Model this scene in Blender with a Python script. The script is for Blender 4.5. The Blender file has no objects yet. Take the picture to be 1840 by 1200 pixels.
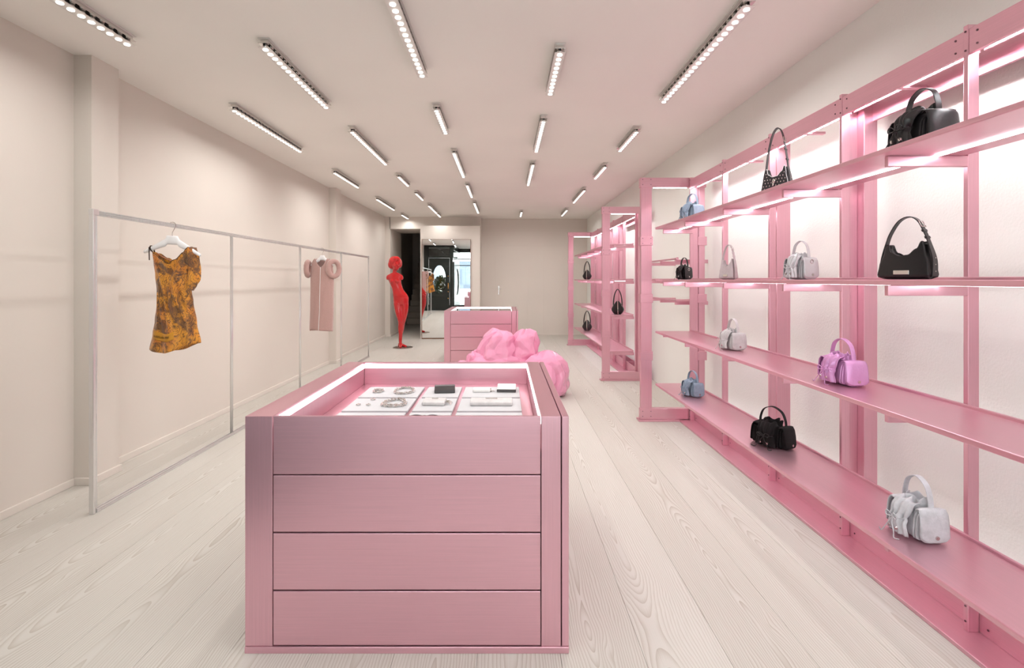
import bpy, bmesh, math, random
from mathutils import Vector, Matrix, noise, Euler
random.seed(7)
PI = math.pi
SC = bpy.context.scene
COL = SC.collection

# ------------------------------------------------------------------ camera, world, exposure
F = 870.0            # focal length in pixels of the 1840 x 1200 frame
VX, VY, EYE = 908.0, 502.0, 1.4
cam_d = bpy.data.cameras.new('camera'); cam = bpy.data.objects.new('camera', cam_d); COL.objects.link(cam)
cam.location = (0, 0, EYE); cam.rotation_euler = (PI/2, 0, 0)
cam_d.sensor_width = 36; cam_d.lens = 36*F/1840
cam_d.shift_x = (920-VX)/1840; cam_d.shift_y = -(600-VY)/1840
cam_d.clip_start = 0.05; cam_d.clip_end = 200
SC.camera = cam
w = bpy.data.worlds.new('world'); SC.world = w; w.use_nodes = True
w.node_tree.nodes['Background'].inputs[0].default_value = (0.96, 0.98, 1.0, 1)
w.node_tree.nodes['Background'].inputs[1].default_value = 9.5
SC.view_settings.view_transform = 'Standard'; SC.view_settings.look = 'None'
SC.view_settings.gamma = 1; SC.view_settings.use_curve_mapping = False
SC.view_settings.exposure = 0.24
SC.cycles.max_bounces = 7; SC.cycles.diffuse_bounces = 5; SC.cycles.glossy_bounces = 4; SC.cycles.adaptive_threshold = 0.02
SC.cycles.sample_clamp_indirect = 6

SPOT_W = 6.7       # watts per metre of ceiling spot bar
LENS_E = 3.0       # what the lenses show
RAIL_E, SHELF_E, WELL_E = 46.0, 22.0, 2.8   # led strips: top rail, under shelves, counter well
CEIL = 2.93; XL = -2.94; XR = 2.06; YB = 12.2

# ------------------------------------------------------------------ material helpers
class G:
    def __init__(s, name):
        s.m = bpy.data.materials.new(name); s.m.use_nodes = True
        s.t = s.m.node_tree; s.b = s.t.nodes['Principled BSDF']; s.o = s.t.nodes['Material Output']
    def n(s, typ, _props=None, **inp):
        nd = s.t.nodes.new(typ)
        for k, v in (_props or {}).items(): setattr(nd, k, v)
        for k, v in inp.items():
            key = int(k[1:]) if k[0] == 'i' and k[1:].isdigit() else k.replace('_', ' ')
            s.put(nd.inputs[key], v)
        return nd
    def put(s, sock, v):
        if isinstance(v, bpy.types.Node): v = v.outputs[0]
        if isinstance(v, bpy.types.NodeSocket): s.t.links.new(v, sock)
        else: sock.default_value = v
    def math(s, op, a, b=0.0, c=0.0):
        return s.n('ShaderNodeMath', {'operation': op}, i0=a, i1=b, i2=c)
    def ramp(s, fac, stops):
        r = s.n('ShaderNodeValToRGB', i0=fac); e = r.color_ramp.elements
        while len(e) < len(stops): e.new(0.5)
        for el, (p, c) in zip(e, stops):
            el.position = p; el.color = (*c, 1) if len(c) == 3 else c
        return r
    def set(s, **kw):
        for k, v in kw.items():
            s.put(s.b.inputs[k.replace('_', ' ')], (*v, 1) if isinstance(v, tuple) and len(v) == 3 else v)
        return s
    def coord(s, which='Object'): return s.n('ShaderNodeTexCoord').outputs[which]
    def mapped(s, scale, which='Object', loc=(0, 0, 0)):
        return s.n('ShaderNodeMapping', Vector=s.coord(which), Scale=scale, Location=loc)
    def noise(s, vec, scale, detail=3, rough=0.5):
        return s.n('ShaderNodeTexNoise', Vector=vec, Scale=scale, Detail=detail, Roughness=rough).outputs[0]
    def bump(s, h, strength, dist=0.01):
        s.put(s.b.inputs['Normal'], s.n('ShaderNodeBump', Height=h, Strength=strength, Distance=dist))
        return s

def paint(name, col, bump=0.05, scale=180, rough=0.75):
    g = G(name); c = g.coord()
    big = g.noise(c, 0.9, 2)
    colr = g.ramp(big, [(0.3, tuple(v*0.975 for v in col)), (0.7, tuple(min(1, v*1.02) for v in col))])
    g.set(Base_Color=colr, Roughness=rough); g.b.inputs['Specular IOR Level'].default_value = 0.25
    g.bump(g.noise(c, scale, 3), bump, 0.004)
    return g.m

def plain(name, col, rough=0.5, metal=0.0, bump=None, spec=0.5, **kw):
    g = G(name); g.set(Base_Color=col, Roughness=rough, Metallic=metal)
    g.b.inputs['Specular IOR Level'].default_value = spec
    c = g.coord()
    if bump: g.bump(g.noise(c, bump[0], 4, 0.6), bump[1], bump[2])
    else:
        nz = g.noise(c, 40, 2)
        g.put(g.b.inputs['Roughness'], g.math('MULTIPLY_ADD', nz, 0.06, rough-0.03))
    for k, v in kw.items(): g.put(g.b.inputs[k.replace('_', ' ')], v)
    return g.m

def brushed(name, col, axis, metal=0.8, rough=0.33, amount=0.06):
    g = G(name); sc = [260, 260, 260]; sc[axis] = 3.0
    v = g.mapped(tuple(sc)); nz = g.noise(v, 1.0, 4, 0.65)
    colr = g.ramp(nz, [(0.25, tuple(c*(1-amount) for c in col)), (0.75, tuple(min(1, c*(1+amount)) for c in col))])
    g.set(Base_Color=colr, Metallic=metal)
    g.put(g.b.inputs['Roughness'], g.math('MULTIPLY_ADD', nz, 0.16, rough-0.08))
    g.b.inputs['Anisotropic'].default_value = 0.5
    g.bump(nz, 0.06, 0.0006)
    return g.m

def emit(name, col, strength):
    g = G(name); g.set(Base_Color=(0.8, 0.8, 0.8), Roughness=0.5)
    g.b.inputs['Emission Color'].default_value = (*col, 1); g.b.inputs['Emission Strength'].default_value = strength
    return g.m

def wood(name):
    g = G(name); co = g.coord(); sep = g.n('ShaderNodeSeparateXYZ', Vector=co)
    X, Y = sep.outputs[0], sep.outputs[1]
    rnd = g.n('ShaderNodeObjectInfo').outputs['Random']
    off = g.math('MULTIPLY', rnd, 57.0)
    yo = g.math('ADD', Y, off)
    # pith drifting along the board gives cathedral grain
    p1 = g.n('ShaderNodeCombineXYZ', X=0.0, Y=g.math('MULTIPLY', yo, 0.55), Z=off)
    drift = g.n('ShaderNodeTexNoise', Vector=p1, Scale=1.0, Detail=2.0).outputs[0]
    p2 = g.n('ShaderNodeCombineXYZ', X=g.math('MULTIPLY', X, 9.0), Y=g.math('MULTIPLY', yo, 2.2), Z=off)
    wob = g.n('ShaderNodeTexNoise', Vector=p2, Scale=1.0, Detail=3.0).outputs[0]
    x0 = g.math('MULTIPLY_ADD', rnd, 0.16, -0.08)
    xs = g.math('ADD', g.math('SUBTRACT', X, x0), g.math('MULTIPLY_ADD', wob, 0.05, -0.025))
    h = g.math('MULTIPLY_ADD', drift, 0.42, -0.21)
    # knots
    pk = g.n('ShaderNodeCombineXYZ', X=g.math('MULTIPLY', X, 3.2), Y=g.math('MULTIPLY', yo, 1.05), Z=off)
    vor = g.n('ShaderNodeTexVoronoi', Vector=pk, Scale=1.0, Randomness=1.0)
    kd = vor.outputs['Distance']
    kk = g.n('ShaderNodeMapRange', {'clamp': True}, Value=kd, From_Min=0.0, From_Max=0.16, To_Min=1.0, To_Max=0.0).outputs[0]
    kk2 = g.math('POWER', kk, 2.0)
    r = g.math('SQRT', g.math('ADD', g.math('MULTIPLY', xs, xs), g.math('MULTIPLY', h, h)))
    r = g.math('ADD', r, g.math('MULTIPLY', kk2, 0.035))
    ring = g.math('FRACT', g.math('MULTIPLY', r, 95.0))
    line = g.math('POWER', ring, 2.6)
    fine = g.n('ShaderNodeTexNoise', Vector=g.n('ShaderNodeCombineXYZ', X=g.math('MULTIPLY', X, 330.0), Y=g.math('MULTIPLY', yo, 4.0), Z=off), Scale=1.0, Detail=2.0).outputs[0]
    blot = g.n('ShaderNodeTexNoise', Vector=g.n('ShaderNodeCombineXYZ', X=g.math('MULTIPLY', X, 3.0), Y=g.math('MULTIPLY', yo, 0.8), Z=off), Scale=1.0, Detail=2.0).outputs[0]
    amt = g.math('MULTIPLY', line, g.math('MULTIPLY_ADD', blot, 1.0, 0.15))
    tot = g.math('ADD', g.math('MULTIPLY', amt, 0.8), g.math('MULTIPLY_ADD', fine, 0.30, -0.10))
    tot = g.math('ADD', tot, g.math('MULTIPLY_ADD', rnd, 0.16, -0.08))
    core = g.n('ShaderNodeMapRange', {'clamp': True}, Value=kd, From_Min=0.008, From_Max=0.045, To_Min=0.5, To_Max=0.0).outputs[0]
    tot = g.math('ADD', tot, core)
    colr = g.ramp(tot, [(0.0, (0.58, 0.555, 0.515)), (0.45, (0.455, 0.415, 0.365)), (1.0, (0.28, 0.225, 0.18))])
    g.set(Base_Color=colr, Roughness=0.5); g.b.inputs['Specular IOR Level'].default_value = 0.3
    g.bump(tot, 0.08, 0.002)
    return g.m

def knit(name, col):
    g = G(name); c = g.coord()
    wv = g.n('ShaderNodeTexWave', {'bands_direction': 'X'}, Vector=c, Scale=45.0, Distortion=1.5, Detail=2.0).outputs[0]
    fz = g.noise(c, 160, 3)
    colr = g.ramp(fz, [(0.3, tuple(v*0.86 for v in col)), (0.7, col)])
    g.set(Base_Color=colr, Roughness=0.95); g.b.inputs['Sheen Weight'].default_value = 0.4
    g.b.inputs['Specular IOR Level'].default_value = 0.1
    g.bump(g.math('ADD', wv, g.math('MULTIPLY', fz, 0.8)), 0.5, 0.004)
    return g.m

def satin_print(name):
    g = G(name); c = g.coord()
    ds = g.n('ShaderNodeVectorMath', {'operation': 'MULTIPLY_ADD'}, i0=g.n('ShaderNodeTexNoise', Vector=c, Scale=7.0, Detail=3.0).outputs['Color'], i1=(0.22, 0.22, 0.22), i2=c)
    a = g.noise(ds, 9.5, 6, 0.68)
    dark = g.ramp(a, [(0.0, (1, 1, 1)), (0.47, (0.9, 0.9, 0.9)), (0.57, (0.12, 0.12, 0.12)), (1.0, (0, 0, 0))])
    wv = g.n('ShaderNodeTexWave', Vector=ds, Scale=16.0, Distortion=9.0, Detail=3.0, Detail_Scale=2.0).outputs[0]
    hatch = g.math('GREATER_THAN', wv, 0.87)
    hue = g.ramp(g.noise(c, 5.0, 3), [(0.3, (0.58, 0.20, 0.015)), (0.5, (0.70, 0.30, 0.025)), (0.7, (0.64, 0.18, 0.025))])
    m1 = g.n('ShaderNodeMix', {'data_type': 'RGBA'}, i0=g.math('MULTIPLY', hatch, 0.75), i6=hue.outputs[0], i7=(0.07, 0.03, 0.015, 1))
    m2 = g.n('ShaderNodeMix', {'data_type': 'RGBA'}, i0=g.math('MULTIPLY', dark, 0.88), i6=(m1.outputs[2]), i7=(0.035, 0.018, 0.022, 1))
    # inverted: dark where ramp is dark
    inv = g.math('SUBTRACT', 1.0, dark)
    m2.inputs[0].default_value = 0; g.put(m2.inputs[0], g.math('MULTIPLY', inv, 0.86))
    g.set(Base_Color=m2.outputs[2], Roughness=0.42); g.b.inputs['Sheen Weight'].default_value = 0.15
    return g.m

def glass_mat(name, tint=(1, 1, 1), rough=0.0):
    g = G(name); g.t.nodes.remove(g.b)
    tr = g.n('ShaderNodeBsdfTransparent', Color=(*tint, 1)); gl = g.n('ShaderNodeBsdfGlossy', Color=(1, 1, 1, 1), Roughness=rough)
    fr = g.n('ShaderNodeFresnel', IOR=1.5)
    mx = g.n('ShaderNodeMixShader', i0=fr, i1=tr, i2=gl)
    g.t.links.new(mx.outputs[0], g.o.inputs[0])
    return g.m

def leather(name, col, rough=0.45, crinkle=0.25, scale=60, metal=0.0, wear=0.0):
    g = G(name); c = g.coord(); nz = g.noise(c, scale, 5, 0.65)
    if wear:
        wn = g.noise(c, 26, 4, 0.7)
        colr = g.ramp(wn, [(0.35, tuple(v*(1-wear) for v in col)), (0.55, col), (0.8, tuple(min(1, v*1.12) for v in col))])
        g.set(Base_Color=colr)
    else: g.set(Base_Color=col)
    g.set(Roughness=rough, Metallic=metal)
    g.bump(nz, crinkle, 0.006)
    return g.m

PINK = (0.77, 0.44, 0.515)
M = dict(
    wall=paint('wall_paint', (0.70, 0.645, 0.59)), ceil=paint('ceiling_paint', (0.87, 0.845, 0.80), 0.02),
    rwall=paint('plaster_offwhite', (0.79, 0.785, 0.745), 0.35, 95), base=paint('baseboard_paint', (0.72, 0.665, 0.61), 0.01),
    floor=wood('douglas_planks'), under=plain('subfloor', (0.45, 0.40, 0.34), 0.9),
    px=brushed('pink_metal_brushed_x', PINK, 0), py=brushed('pink_metal_brushed_y', PINK, 1), pz=brushed('pink_metal_brushed_z', PINK, 2),
    dark=plain('dark_gap', (0.03, 0.015, 0.018), 0.8), screw=plain('screw_steel', (0.18, 0.1, 0.12), 0.35, 0.9),
    chrome=plain('chrome', (0.72, 0.70, 0.68), 0.12, 1.0), alu=brushed('aluminium', (0.78, 0.775, 0.77), 2, 0.8, 0.3, 0.05),
    plate=plain('lamp_plate', (0.74, 0.71, 0.68), 0.4, 0.3), blk=plain('black_metal', (0.012, 0.012, 0.012), 0.3, 0.6),
    lens=emit('spot_lens', (1.0, 0.96, 0.91), LENS_E), led_rail=emit('led_rail', (0.92, 0.98, 1.0), RAIL_E),
    led_shelf=emit('led_shelf', (0.92, 0.98, 1.0), SHELF_E), led_well=emit('led_well', (1.0, 0.96, 0.93), WELL_E),
    mirror=plain('mirror_glass', (0.93, 0.95, 0.95), 0.0, 1.0), bronze=plain('bronze_frame', (0.30, 0.17, 0.11), 0.3, 0.9),
    glass=glass_mat('clear_glass'), wglass=glass_mat('window_glass', (0.9, 0.95, 0.95)),
    green=plain('green_black_gloss', (0.012, 0.017, 0.014), 0.25), brass=plain('brass', (0.75, 0.42, 0.12), 0.25, 1.0),
    red=plain('red_gloss', (0.52, 0.008, 0.011), 0.10, bump=(28, 0.10, 0.004), Coat_Weight=0.6),
    redhair=plain('red_gloss_hair', (0.52, 0.008, 0.011), 0.09, Coat_Weight=0.6),
    vinyl=plain('pink_vinyl', (0.82, 0.34, 0.51), 0.2, bump=(30, 0.06, 0.02), Coat_Weight=0.5),
    white=plain('hanger_white', (0.84, 0.84, 0.85), 0.35), steel=plain('hook_steel', (0.65, 0.62, 0.60), 0.2, 1.0),
    print=satin_print('orange_print_satin'), lining=plain('satin_lining', (0.55, 0.25, 0.16), 0.35), ink=plain('print_ink', (0.03, 0.015, 0.01), 0.6),
    band=plain('print_band', (0.55, 0.25, 0.02), 0.45), knit=knit('pink_knit', (0.52, 0.33, 0.30)), zip=plain('zip_white', (0.8, 0.78, 0.78), 0.35, 0.3),
    tray=plain('tray_stone', (0.56, 0.56, 0.58), 0.6, bump=(90, 0.1, 0.002)), silver=plain('silver', (0.80, 0.77, 0.74), 0.18, 1.0),
    wblack=leather('wallet_black', (0.055, 0.05, 0.052), 0.4, 0.1, 150), wwhite=leather('wallet_white', (0.80, 0.78, 0.76), 0.4, 0.1, 150),
    step=plain('stair_stone', (0.46, 0.40, 0.35), 0.7), mstand=plain('mannequin_base', (0.40, 0.35, 0.31), 0.3, 0.7),
    sblk=leather('bag_black_smooth', (0.014, 0.012, 0.013), 0.32, 0.10, 90), cblk=leather('bag_black_crinkle', (0.012, 0.011, 0.012), 0.22, 0.5, 50),
    suede=leather('bag_black_suede', (0.008, 0.006, 0.0065), 0.95, 0.5, 300), blue=leather('bag_blue_grey', (0.25, 0.32, 0.41), 0.5, 0.15, 80, wear=0.15),
    lgrey=leather('bag_light_grey', (0.60, 0.60, 0.63), 0.55, 0.2, 90, wear=0.14), wgrey=leather('bag_white_grey', (0.62, 0.60, 0.60), 0.5, 0.2, 90, wear=0.1),
    sgrey=leather('bag_silver_crinkle', (0.70, 0.70, 0.72), 0.22, 0.6, 34, metal=0.35), mauve=leather('bag_pink_metallic', (0.72, 0.36, 0.66), 0.25, 0.55, 30, metal=0.35),
    taupe=leather('bag_taupe', (0.55, 0.49, 0.50), 0.5, 0.15, 90, wear=0.08), studblk=leather('bag_studded_black', (0.03, 0.027, 0.03), 0.45, 0.1, 120),
    piping=plain('piping_white', (0.75, 0.73, 0.74), 0.4), leaf=plain('leaf_green', (0.05, 0.13, 0.045), 0.5), stone=paint('street_facade', (0.70, 0.68, 0.64), 0.1, 20),
    pave=plain('pavement', (0.32, 0.31, 0.30), 0.8), pane=plain('far_pane', (0.12, 0.14, 0.17), 0.1),
)
M['lens'].cycles.emission_sampling = 'NONE'

# ------------------------------------------------------------------ mesh helpers
class MB:
    def __init__(s): s.b = bmesh.new()
    def box(s, x0, x1, y0, y1, z0, z1, rot=None, at=None):
        r = bmesh.ops.create_cube(s.b, size=1.0)
        m = Matrix.Translation(((x0+x1)/2, (y0+y1)/2, (z0+z1)/2)) @ Matrix.Diagonal((abs(x1-x0), abs(y1-y0), abs(z1-z0), 1))
        if rot is not None: m = Matrix.Translation(at) @ rot @ Matrix.Translation(-Vector(at)) @ m
        bmesh.ops.transform(s.b, matrix=m, verts=r['verts']); return s
    def cyl(s, a, b, r, r2=None, seg=16, caps=True):
        a, b = Vector(a), Vector(b); d = b-a
        res = bmesh.ops.create_cone(s.b, cap_ends=caps, segments=seg, radius1=r, radius2=r if r2 is None else r2, depth=d.length)
        m = Matrix.Translation((a+b)/2) @ d.to_track_quat('Z', 'Y').to_matrix().to_4x4()
        bmesh.ops.transform(s.b, matrix=m, verts=res['verts']); return s
    def ball(s, c, rx, ry=None, rz=None, seg=16, rot=None):
        res = bmesh.ops.create_uvsphere(s.b, u_segments=seg, v_segments=max(6, seg*2//3), radius=1)
        m = Matrix.Diagonal((rx, ry or rx, rz or rx, 1))
        if rot is not None: m = rot.to_4x4() @ m
        bmesh.ops.transform(s.b, matrix=Matrix.Translation(c) @ m, verts=res['verts']); return s
    def tube(s, pts, r, seg=8, closed=False):
        pts = [Vector(p) for p in pts]; n = len(pts); rad = r if isinstance(r, (list, tuple)) else [r]*n
        rings = []; ref = None
        for i, p in enumerate(pts):
            t = (pts[(i+1) % n]-pts[i-1]) if closed else (pts[min(i+1, n-1)]-pts[max(i-1, 0)])
            t.normalize()
            if ref is None: ref = t.orthogonal().normalized()
            ref = (ref - t*ref.dot(t)); ref = ref.normalized() if ref.length > 1e-6 else t.orthogonal().normalized()
            bi = t.cross(ref)
            rings.append([s.b.verts.new(p+(ref*math.cos(2*PI*k/seg)+bi*math.sin(2*PI*k/seg))*rad[i]) for k in range(seg)])
        m = n if closed else n-1
        for i in range(m):
            A, B = rings[i], rings[(i+1) % n]
            for k in range(seg): s.b.faces.new((A[k], A[(k+1) % seg], B[(k+1) % seg], B[k]))
        if not closed:
            s.b.faces.new(list(reversed(rings[0]))); s.b.faces.new(rings[-1])
        return s
    def loft(s, rings, cap=True, closed=True):
        vs = [[s.b.verts.new(p) for p in r] for r in rings]; n = len(vs[0])
        for i in range(len(vs)-1):
            for k in range(n if closed else n-1):
                s.b.faces.new((vs[i][k], vs[i][(k+1) % n], vs[i+1][(k+1) % n], vs[i+1][k]))
        if cap and closed:
            s.b.faces.new(list(reversed(vs[0]))); s.b.faces.new(vs[-1])
        return s
    def sheet(s, fn, nu, nv):
        vs = [[s.b.verts.new(fn(i/nu, j/nv)) for i in range(nu+1)] for j in range(nv+1)]
        for j in range(nv):
            for i in range(nu): s.b.faces.new((vs[j][i], vs[j][i+1], vs[j+1][i+1], vs[j+1][i]))
        return s
    def prism(s, poly, axis, lo, hi):
        def P(a, b, c): return {'x': (c, a, b), 'y': (a, c, b), 'z': (a, b, c)}[axis]
        A = [s.b.verts.new(P(a, b, lo)) for a, b in poly]; B = [s.b.verts.new(P(a, b, hi)) for a, b in poly]
        n = len(A)
        for k in range(n): s.b.faces.new((A[k], A[(k+1) % n], B[(k+1) % n], B[k]))
        s.b.faces.new(list(reversed(A))); s.b.faces.new(B); return s
    def warp(s, fn):
        for v in s.b.verts: v.co = fn(v.co)
        return s
    def mesh(s, name, mat, smooth=False):
        bmesh.ops.recalc_face_normals(s.b, faces=s.b.faces)
        me = bpy.data.meshes.new(name); s.b.to_mesh(me); s.b.free()
        if smooth: me.polygons.foreach_set('use_smooth', [True]*len(me.polygons))
        me.materials.append(M[mat] if isinstance(mat, str) else mat); return me
    def build(s, name, mat, parent=None, smooth=False, bevel=0.0, solid=0.0, sub=0, loc=None, seg=2):
        o = link(name, s.mesh(name, mat, smooth), parent)
        if loc is not None: o.location = loc
        if solid:
            m = o.modifiers.new('solid', 'SOLIDIFY'); m.thickness = solid; m.offset = 0
        if sub:
            m = o.modifiers.new('sub', 'SUBSURF'); m.levels = m.render_levels = sub
        if bevel:
            m = o.modifiers.new('bevel', 'BEVEL'); m.width = bevel; m.segments = seg; m.limit_method = 'ANGLE'
        return o

def link(name, data, parent=None):
    o = bpy.data.objects.new(name, data); COL.objects.link(o)
    if parent: o.parent = parent
    return o
def tag(o, label=None, cat=None, group=None, kind=None):
    for k, v in (('label', label), ('category', cat), ('group', group), ('kind', kind)):
        if v: o[k] = v
    return o
def thing(name, label, cat, loc=(0, 0, 0), rz=0.0, group=None, scale=1.0):
    o = link(name, None); o.location = loc; o.rotation_euler = (0, 0, rz); o.scale = (scale,)*3
    o.empty_display_size = 0.1
    return tag(o, label, cat, group)
def struct(o, label=None): return tag(o, label, None, None, 'structure')

def voxel(mb, size, smooth=4, name='soft'):
    """union of overlapping shapes as one continuous smooth skin"""
    me = mb.mesh(name, 'white'); o = link('tmp', me)
    r = o.modifiers.new('r', 'REMESH'); r.mode = 'VOXEL'; r.voxel_size = size; r.use_smooth_shade = True
    if smooth:
        q = o.modifiers.new('s', 'SMOOTH'); q.iterations = smooth; q.factor = 0.5
    dg = bpy.context.evaluated_depsgraph_get(); dg.update()
    res = bpy.data.meshes.new_from_object(o.evaluated_get(dg))
    bpy.data.objects.remove(o); bpy.data.meshes.remove(me)
    res.name = name; res.materials.clear()
    res.polygons.foreach_set('use_smooth', [True]*len(res.polygons))
    return res

def catmull(pts, n=8, closed=False):
    P = [Vector(p) for p in pts]; out = []; m = len(P)
    for i in range(m if closed else m-1):
        g = (lambda k: P[k % m]) if closed else (lambda k: P[max(0, min(m-1, k))])
        a, b, c, d = g(i-1), g(i), g(i+1), g(i+2)
        for k in range(n):
            t = k/n
            out.append(0.5*((2*b)+(c-a)*t+(2*a-5*b+4*c-d)*t*t+(3*b-a-3*c+d)*t**3))
    if not closed: out.append(P[-1])
    return out

def ribbon(mb, pts, width_dir, width, thick):
    """flat strap following pts; width_dir is a vector or one per point"""
    pts = [Vector(p) for p in pts]; n = len(pts); rings = []
    for i, p in enumerate(pts):
        t = (pts[min(i+1, n-1)]-pts[max(i-1, 0)]).normalized()
        wd = Vector(width_dir[i] if isinstance(width_dir, list) else width_dir).normalized()
        nn = t.cross(wd).normalized()
        wv = width[i] if isinstance(width, list) else width
        rings.append([p+wd*wv/2+nn*thick/2, p-wd*wv/2+nn*thick/2, p-wd*wv/2-nn*thick/2, p+wd*wv/2-nn*thick/2])
    return mb.loft(rings)

def interp(tab, t):
    if t <= tab[0][0]: return tab[0][1]
    for (a, va), (b, vb) in zip(tab, tab[1:]):
        if t <= b:
            k = (t-a)/(b-a); k = k*k*(3-2*k)
            return va+(vb-va)*k
    return tab[-1][1]

# ------------------------------------------------------------------ room shell
fl = struct(MB().box(-3.6, XR+0.1, -1.7, 18.2, -0.10, -0.022).build('floor', 'under'), 'pale whitewashed wooden plank floor of the shop')
PW = 0.31; pm = None; k = 0; x = XR+0.005
while x > -3.5:
    if pm is None:
        o = MB().box(-PW/2+0.0005, PW/2-0.0005, -9.9, 9.9, -0.022, 0).build('plank', 'floor', fl, bevel=0.0008); pm = o.data
    else:
        o = link('plank', pm, fl); m = o.modifiers.new('bevel', 'BEVEL'); m.width = 0.0008; m.segments = 2
    o.location = (x-PW/2, 8.25, 0); x -= PW
struct(MB().box(-3.1, XR+0.1, -1.7, YB+0.1, CEIL, CEIL+0.1).build('ceiling', 'ceil'), 'flat warm beige painted ceiling')
struct(MB().box(XL-0.1, XL, -1.7, 11.84, 0, CEIL).build('wall_left', 'wall'), 'plain beige painted side wall behind the clothes rail')
struct(MB().box(XR, XR+0.1, -1.7, YB+0.1, 0, CEIL).build('wall_right', 'rwall'), 'off-white plaster wall behind the pink shelving')
for i, (a, b) in enumerate(((3.3, 3.53), (8.07, 8.30)), 1):
    p = struct(MB().box(XL-0.01, -2.82, a, b, 0, CEIL).build('trim_%d' % i, 'wall'), 'shallow beige pilaster on the clothes rail wall')
    MB().box(XL, -2.805, a-0.015, b+0.015, 0, 0.05).build('baseboard', 'base', p, bevel=0.003)
bl = MB()
for a, b in ((-1.7, 3.3), (3.53, 8.07), (8.30, 11.84)): bl.box(XL, XL+0.015, a, b, 0, 0.05)
struct(bl.build('baseboard_left', 'base', bevel=0.003), 'low beige baseboard along the clothes rail wall')
# back wall: left strip, opening to the stairs, mirror slab, recessed right part with two jib doors
wb = struct(MB().box(XL-0.1, -2.817, 11.84, 12.0, 0, CEIL).box(-2.83, -0.6, 11.84, YB+0.1, 2.637, CEIL).box(-0.6, XR, YB, YB+0.12, 0, CEIL)
       .box(-2.93, -2.817, 12.0, 13.1, 0, 2.9).box(-2.93, -1.7, YB, 13.1, 2.637, 2.9).build('wall_back', 'wall'), 'beige back wall with an opening to the stairs')
tr = struct(MB().box(-2.01, -0.60, 11.45, YB+0.05, 0, 2.67).build('trim_3', 'wall'), 'projecting beige wall slab carrying the mirror')
MB().box(-2.012, -0.598, 11.438, 11.452, 0, 0.04).build('baseboard', 'base', tr, bevel=0.003)
struct(MB().box(-0.598, XR, YB-0.014, YB, 0, 0.05).box(XL, -2.81, 11.826, 11.84, 0, 0.05).box(-2.817, -2.803, 11.84, 13.1, 0, 0.05).build('baseboard_back', 'base', bevel=0.003), 'low beige baseboard along the back wall')
for i, (pa, pb) in enumerate(((890, 948), (976, 1034)), 1):
    xa, xb = (pa-VX)*YB/F, (pb-VX)*YB/F
    d = struct(MB().box(xa, xb, YB-0.006, YB+0.02, 0.05, 2.25).build('door_%d' % i, 'wall', bevel=0.002), 'flush beige jib door in the back wall')
    if i == 1:
        MB().box(xa+0.07, xa+0.10, YB-0.012, YB-0.004, 1.02, 1.24).cyl((xa+0.085, YB-0.03, 1.16), (xa+0.085, YB, 1.16), 0.012).box(xa+0.08, xa+0.15, YB-0.036, YB-0.026, 1.153, 1.167).build('door_handle', 'steel', d, bevel=0.003)
# stair hall behind the opening
struct(MB().box(-3.6, -3.45, 13.0, 18.2, 0, 4.2).box(-3.6, -1.7, 18.0, 18.15, 0, 4.2).box(-1.85, -1.7, 12.2, 18.2, 0, 4.2).box(-3.6, -2.83, 13.0, 13.1, 0, 4.2)
       .box(-3.6, -1.7, 13.0, 18.2, 4.2, 4.3).box(-3.0, -1.7, 13.0, 13.1, 2.637, 4.2).build('wall_hall', 'wall'), 'beige walls of the stair hall beyond the opening')
st = thing('staircase', 'grey stone staircase climbing away behind the opening beside the mirror', 'stairs', (-2.5, 15.2, 0))
for k in range(13):
    MB().box(-0.60, 0.63, k*0.20, 0.02+(k+1)*0.20+(2.7-0.2*k-0.22 if k == 12 else 0.0), 0 if k < 2 else (k-1)*0.18, (k+1)*0.18).build('step', 'step', st, bevel=0.006)

# ------------------------------------------------------------------ shop front behind the camera (seen in the mirror)
def oval_panel(mb, u0, u1, z0, z1, cu, cz, ru, rz, t0, t1, place, n=40):
    per = []
    for k in range(n):
        a = 2*PI*k/n; c, s_ = math.cos(a), math.sin(a)
        tu = ((u1-cu)/c if c > 0 else (u0-cu)/c) if abs(c) > 1e-9 else 1e9
        tz = ((z1-cz)/s_ if s_ > 0 else (z0-cz)/s_) if abs(s_) > 1e-9 else 1e9
        t = min(tu, tz); per.append(((cu+c*t, cz+s_*t), (cu+c*ru, cz+s_*rz)))
    corners = [(u0, z0), (u1, z0), (u1, z1), (u0, z1)]
    for cx_, cz_ in corners:    # snap the nearest perimeter sample to each corner
        j = min(range(n), key=lambda q: (per[q][0][0]-cx_)**2+(per[q][0][1]-cz_)**2); per[j] = ((cx_, cz_), per[j][1])
    ringsets = [[place(p[q][0], p[q][1], t) for p in per] for q, t in ((0, t0), (1, t0), (1, t1), (0, t1), (0, t0))]
    mb.loft(ringsets, cap=False); return mb
VD_ = 0.9
fr = MB().box(XL, XR, -1.62, -1.5, 0, 0.12).box(XL, XR, -1.62, -1.5, 2.75, CEIL)
fr.box(XL, -1.46, -1.62, -1.5, 2.40, 2.76)
struct(MB().box(XL, -1.45, -1.5, VD_-0.002, 2.385, 2.42).build('ceiling_vestibule', 'green'), 'dark green ceiling of the entrance vestibule')
struct(fr.build('wall_front', 'green'), 'dark green shop front wall below and above the window')
wn = struct(MB().box(-1.5, XR, -1.58, -1.572, 0.12, 2.75).build('window_1', 'wglass'), 'shop window panes in black frames')
for xx in (-1.48, -0.6, 0.28, 1.16, 2.03): MB().box(xx-0.025, xx+0.025, -1.61, -1.53, 0.12, 2.75).build('mullion', 'blk', wn, bevel=0.004)
for zz in (2.1, 2.42): MB().box(-1.5, XR, -1.605, -1.54, zz-0.02, zz+0.02).build('transom', 'blk', wn, bevel=0.004)
VD = 0.9
pl = lambda u, z, t: Vector((u, VD+t, z))
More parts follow.
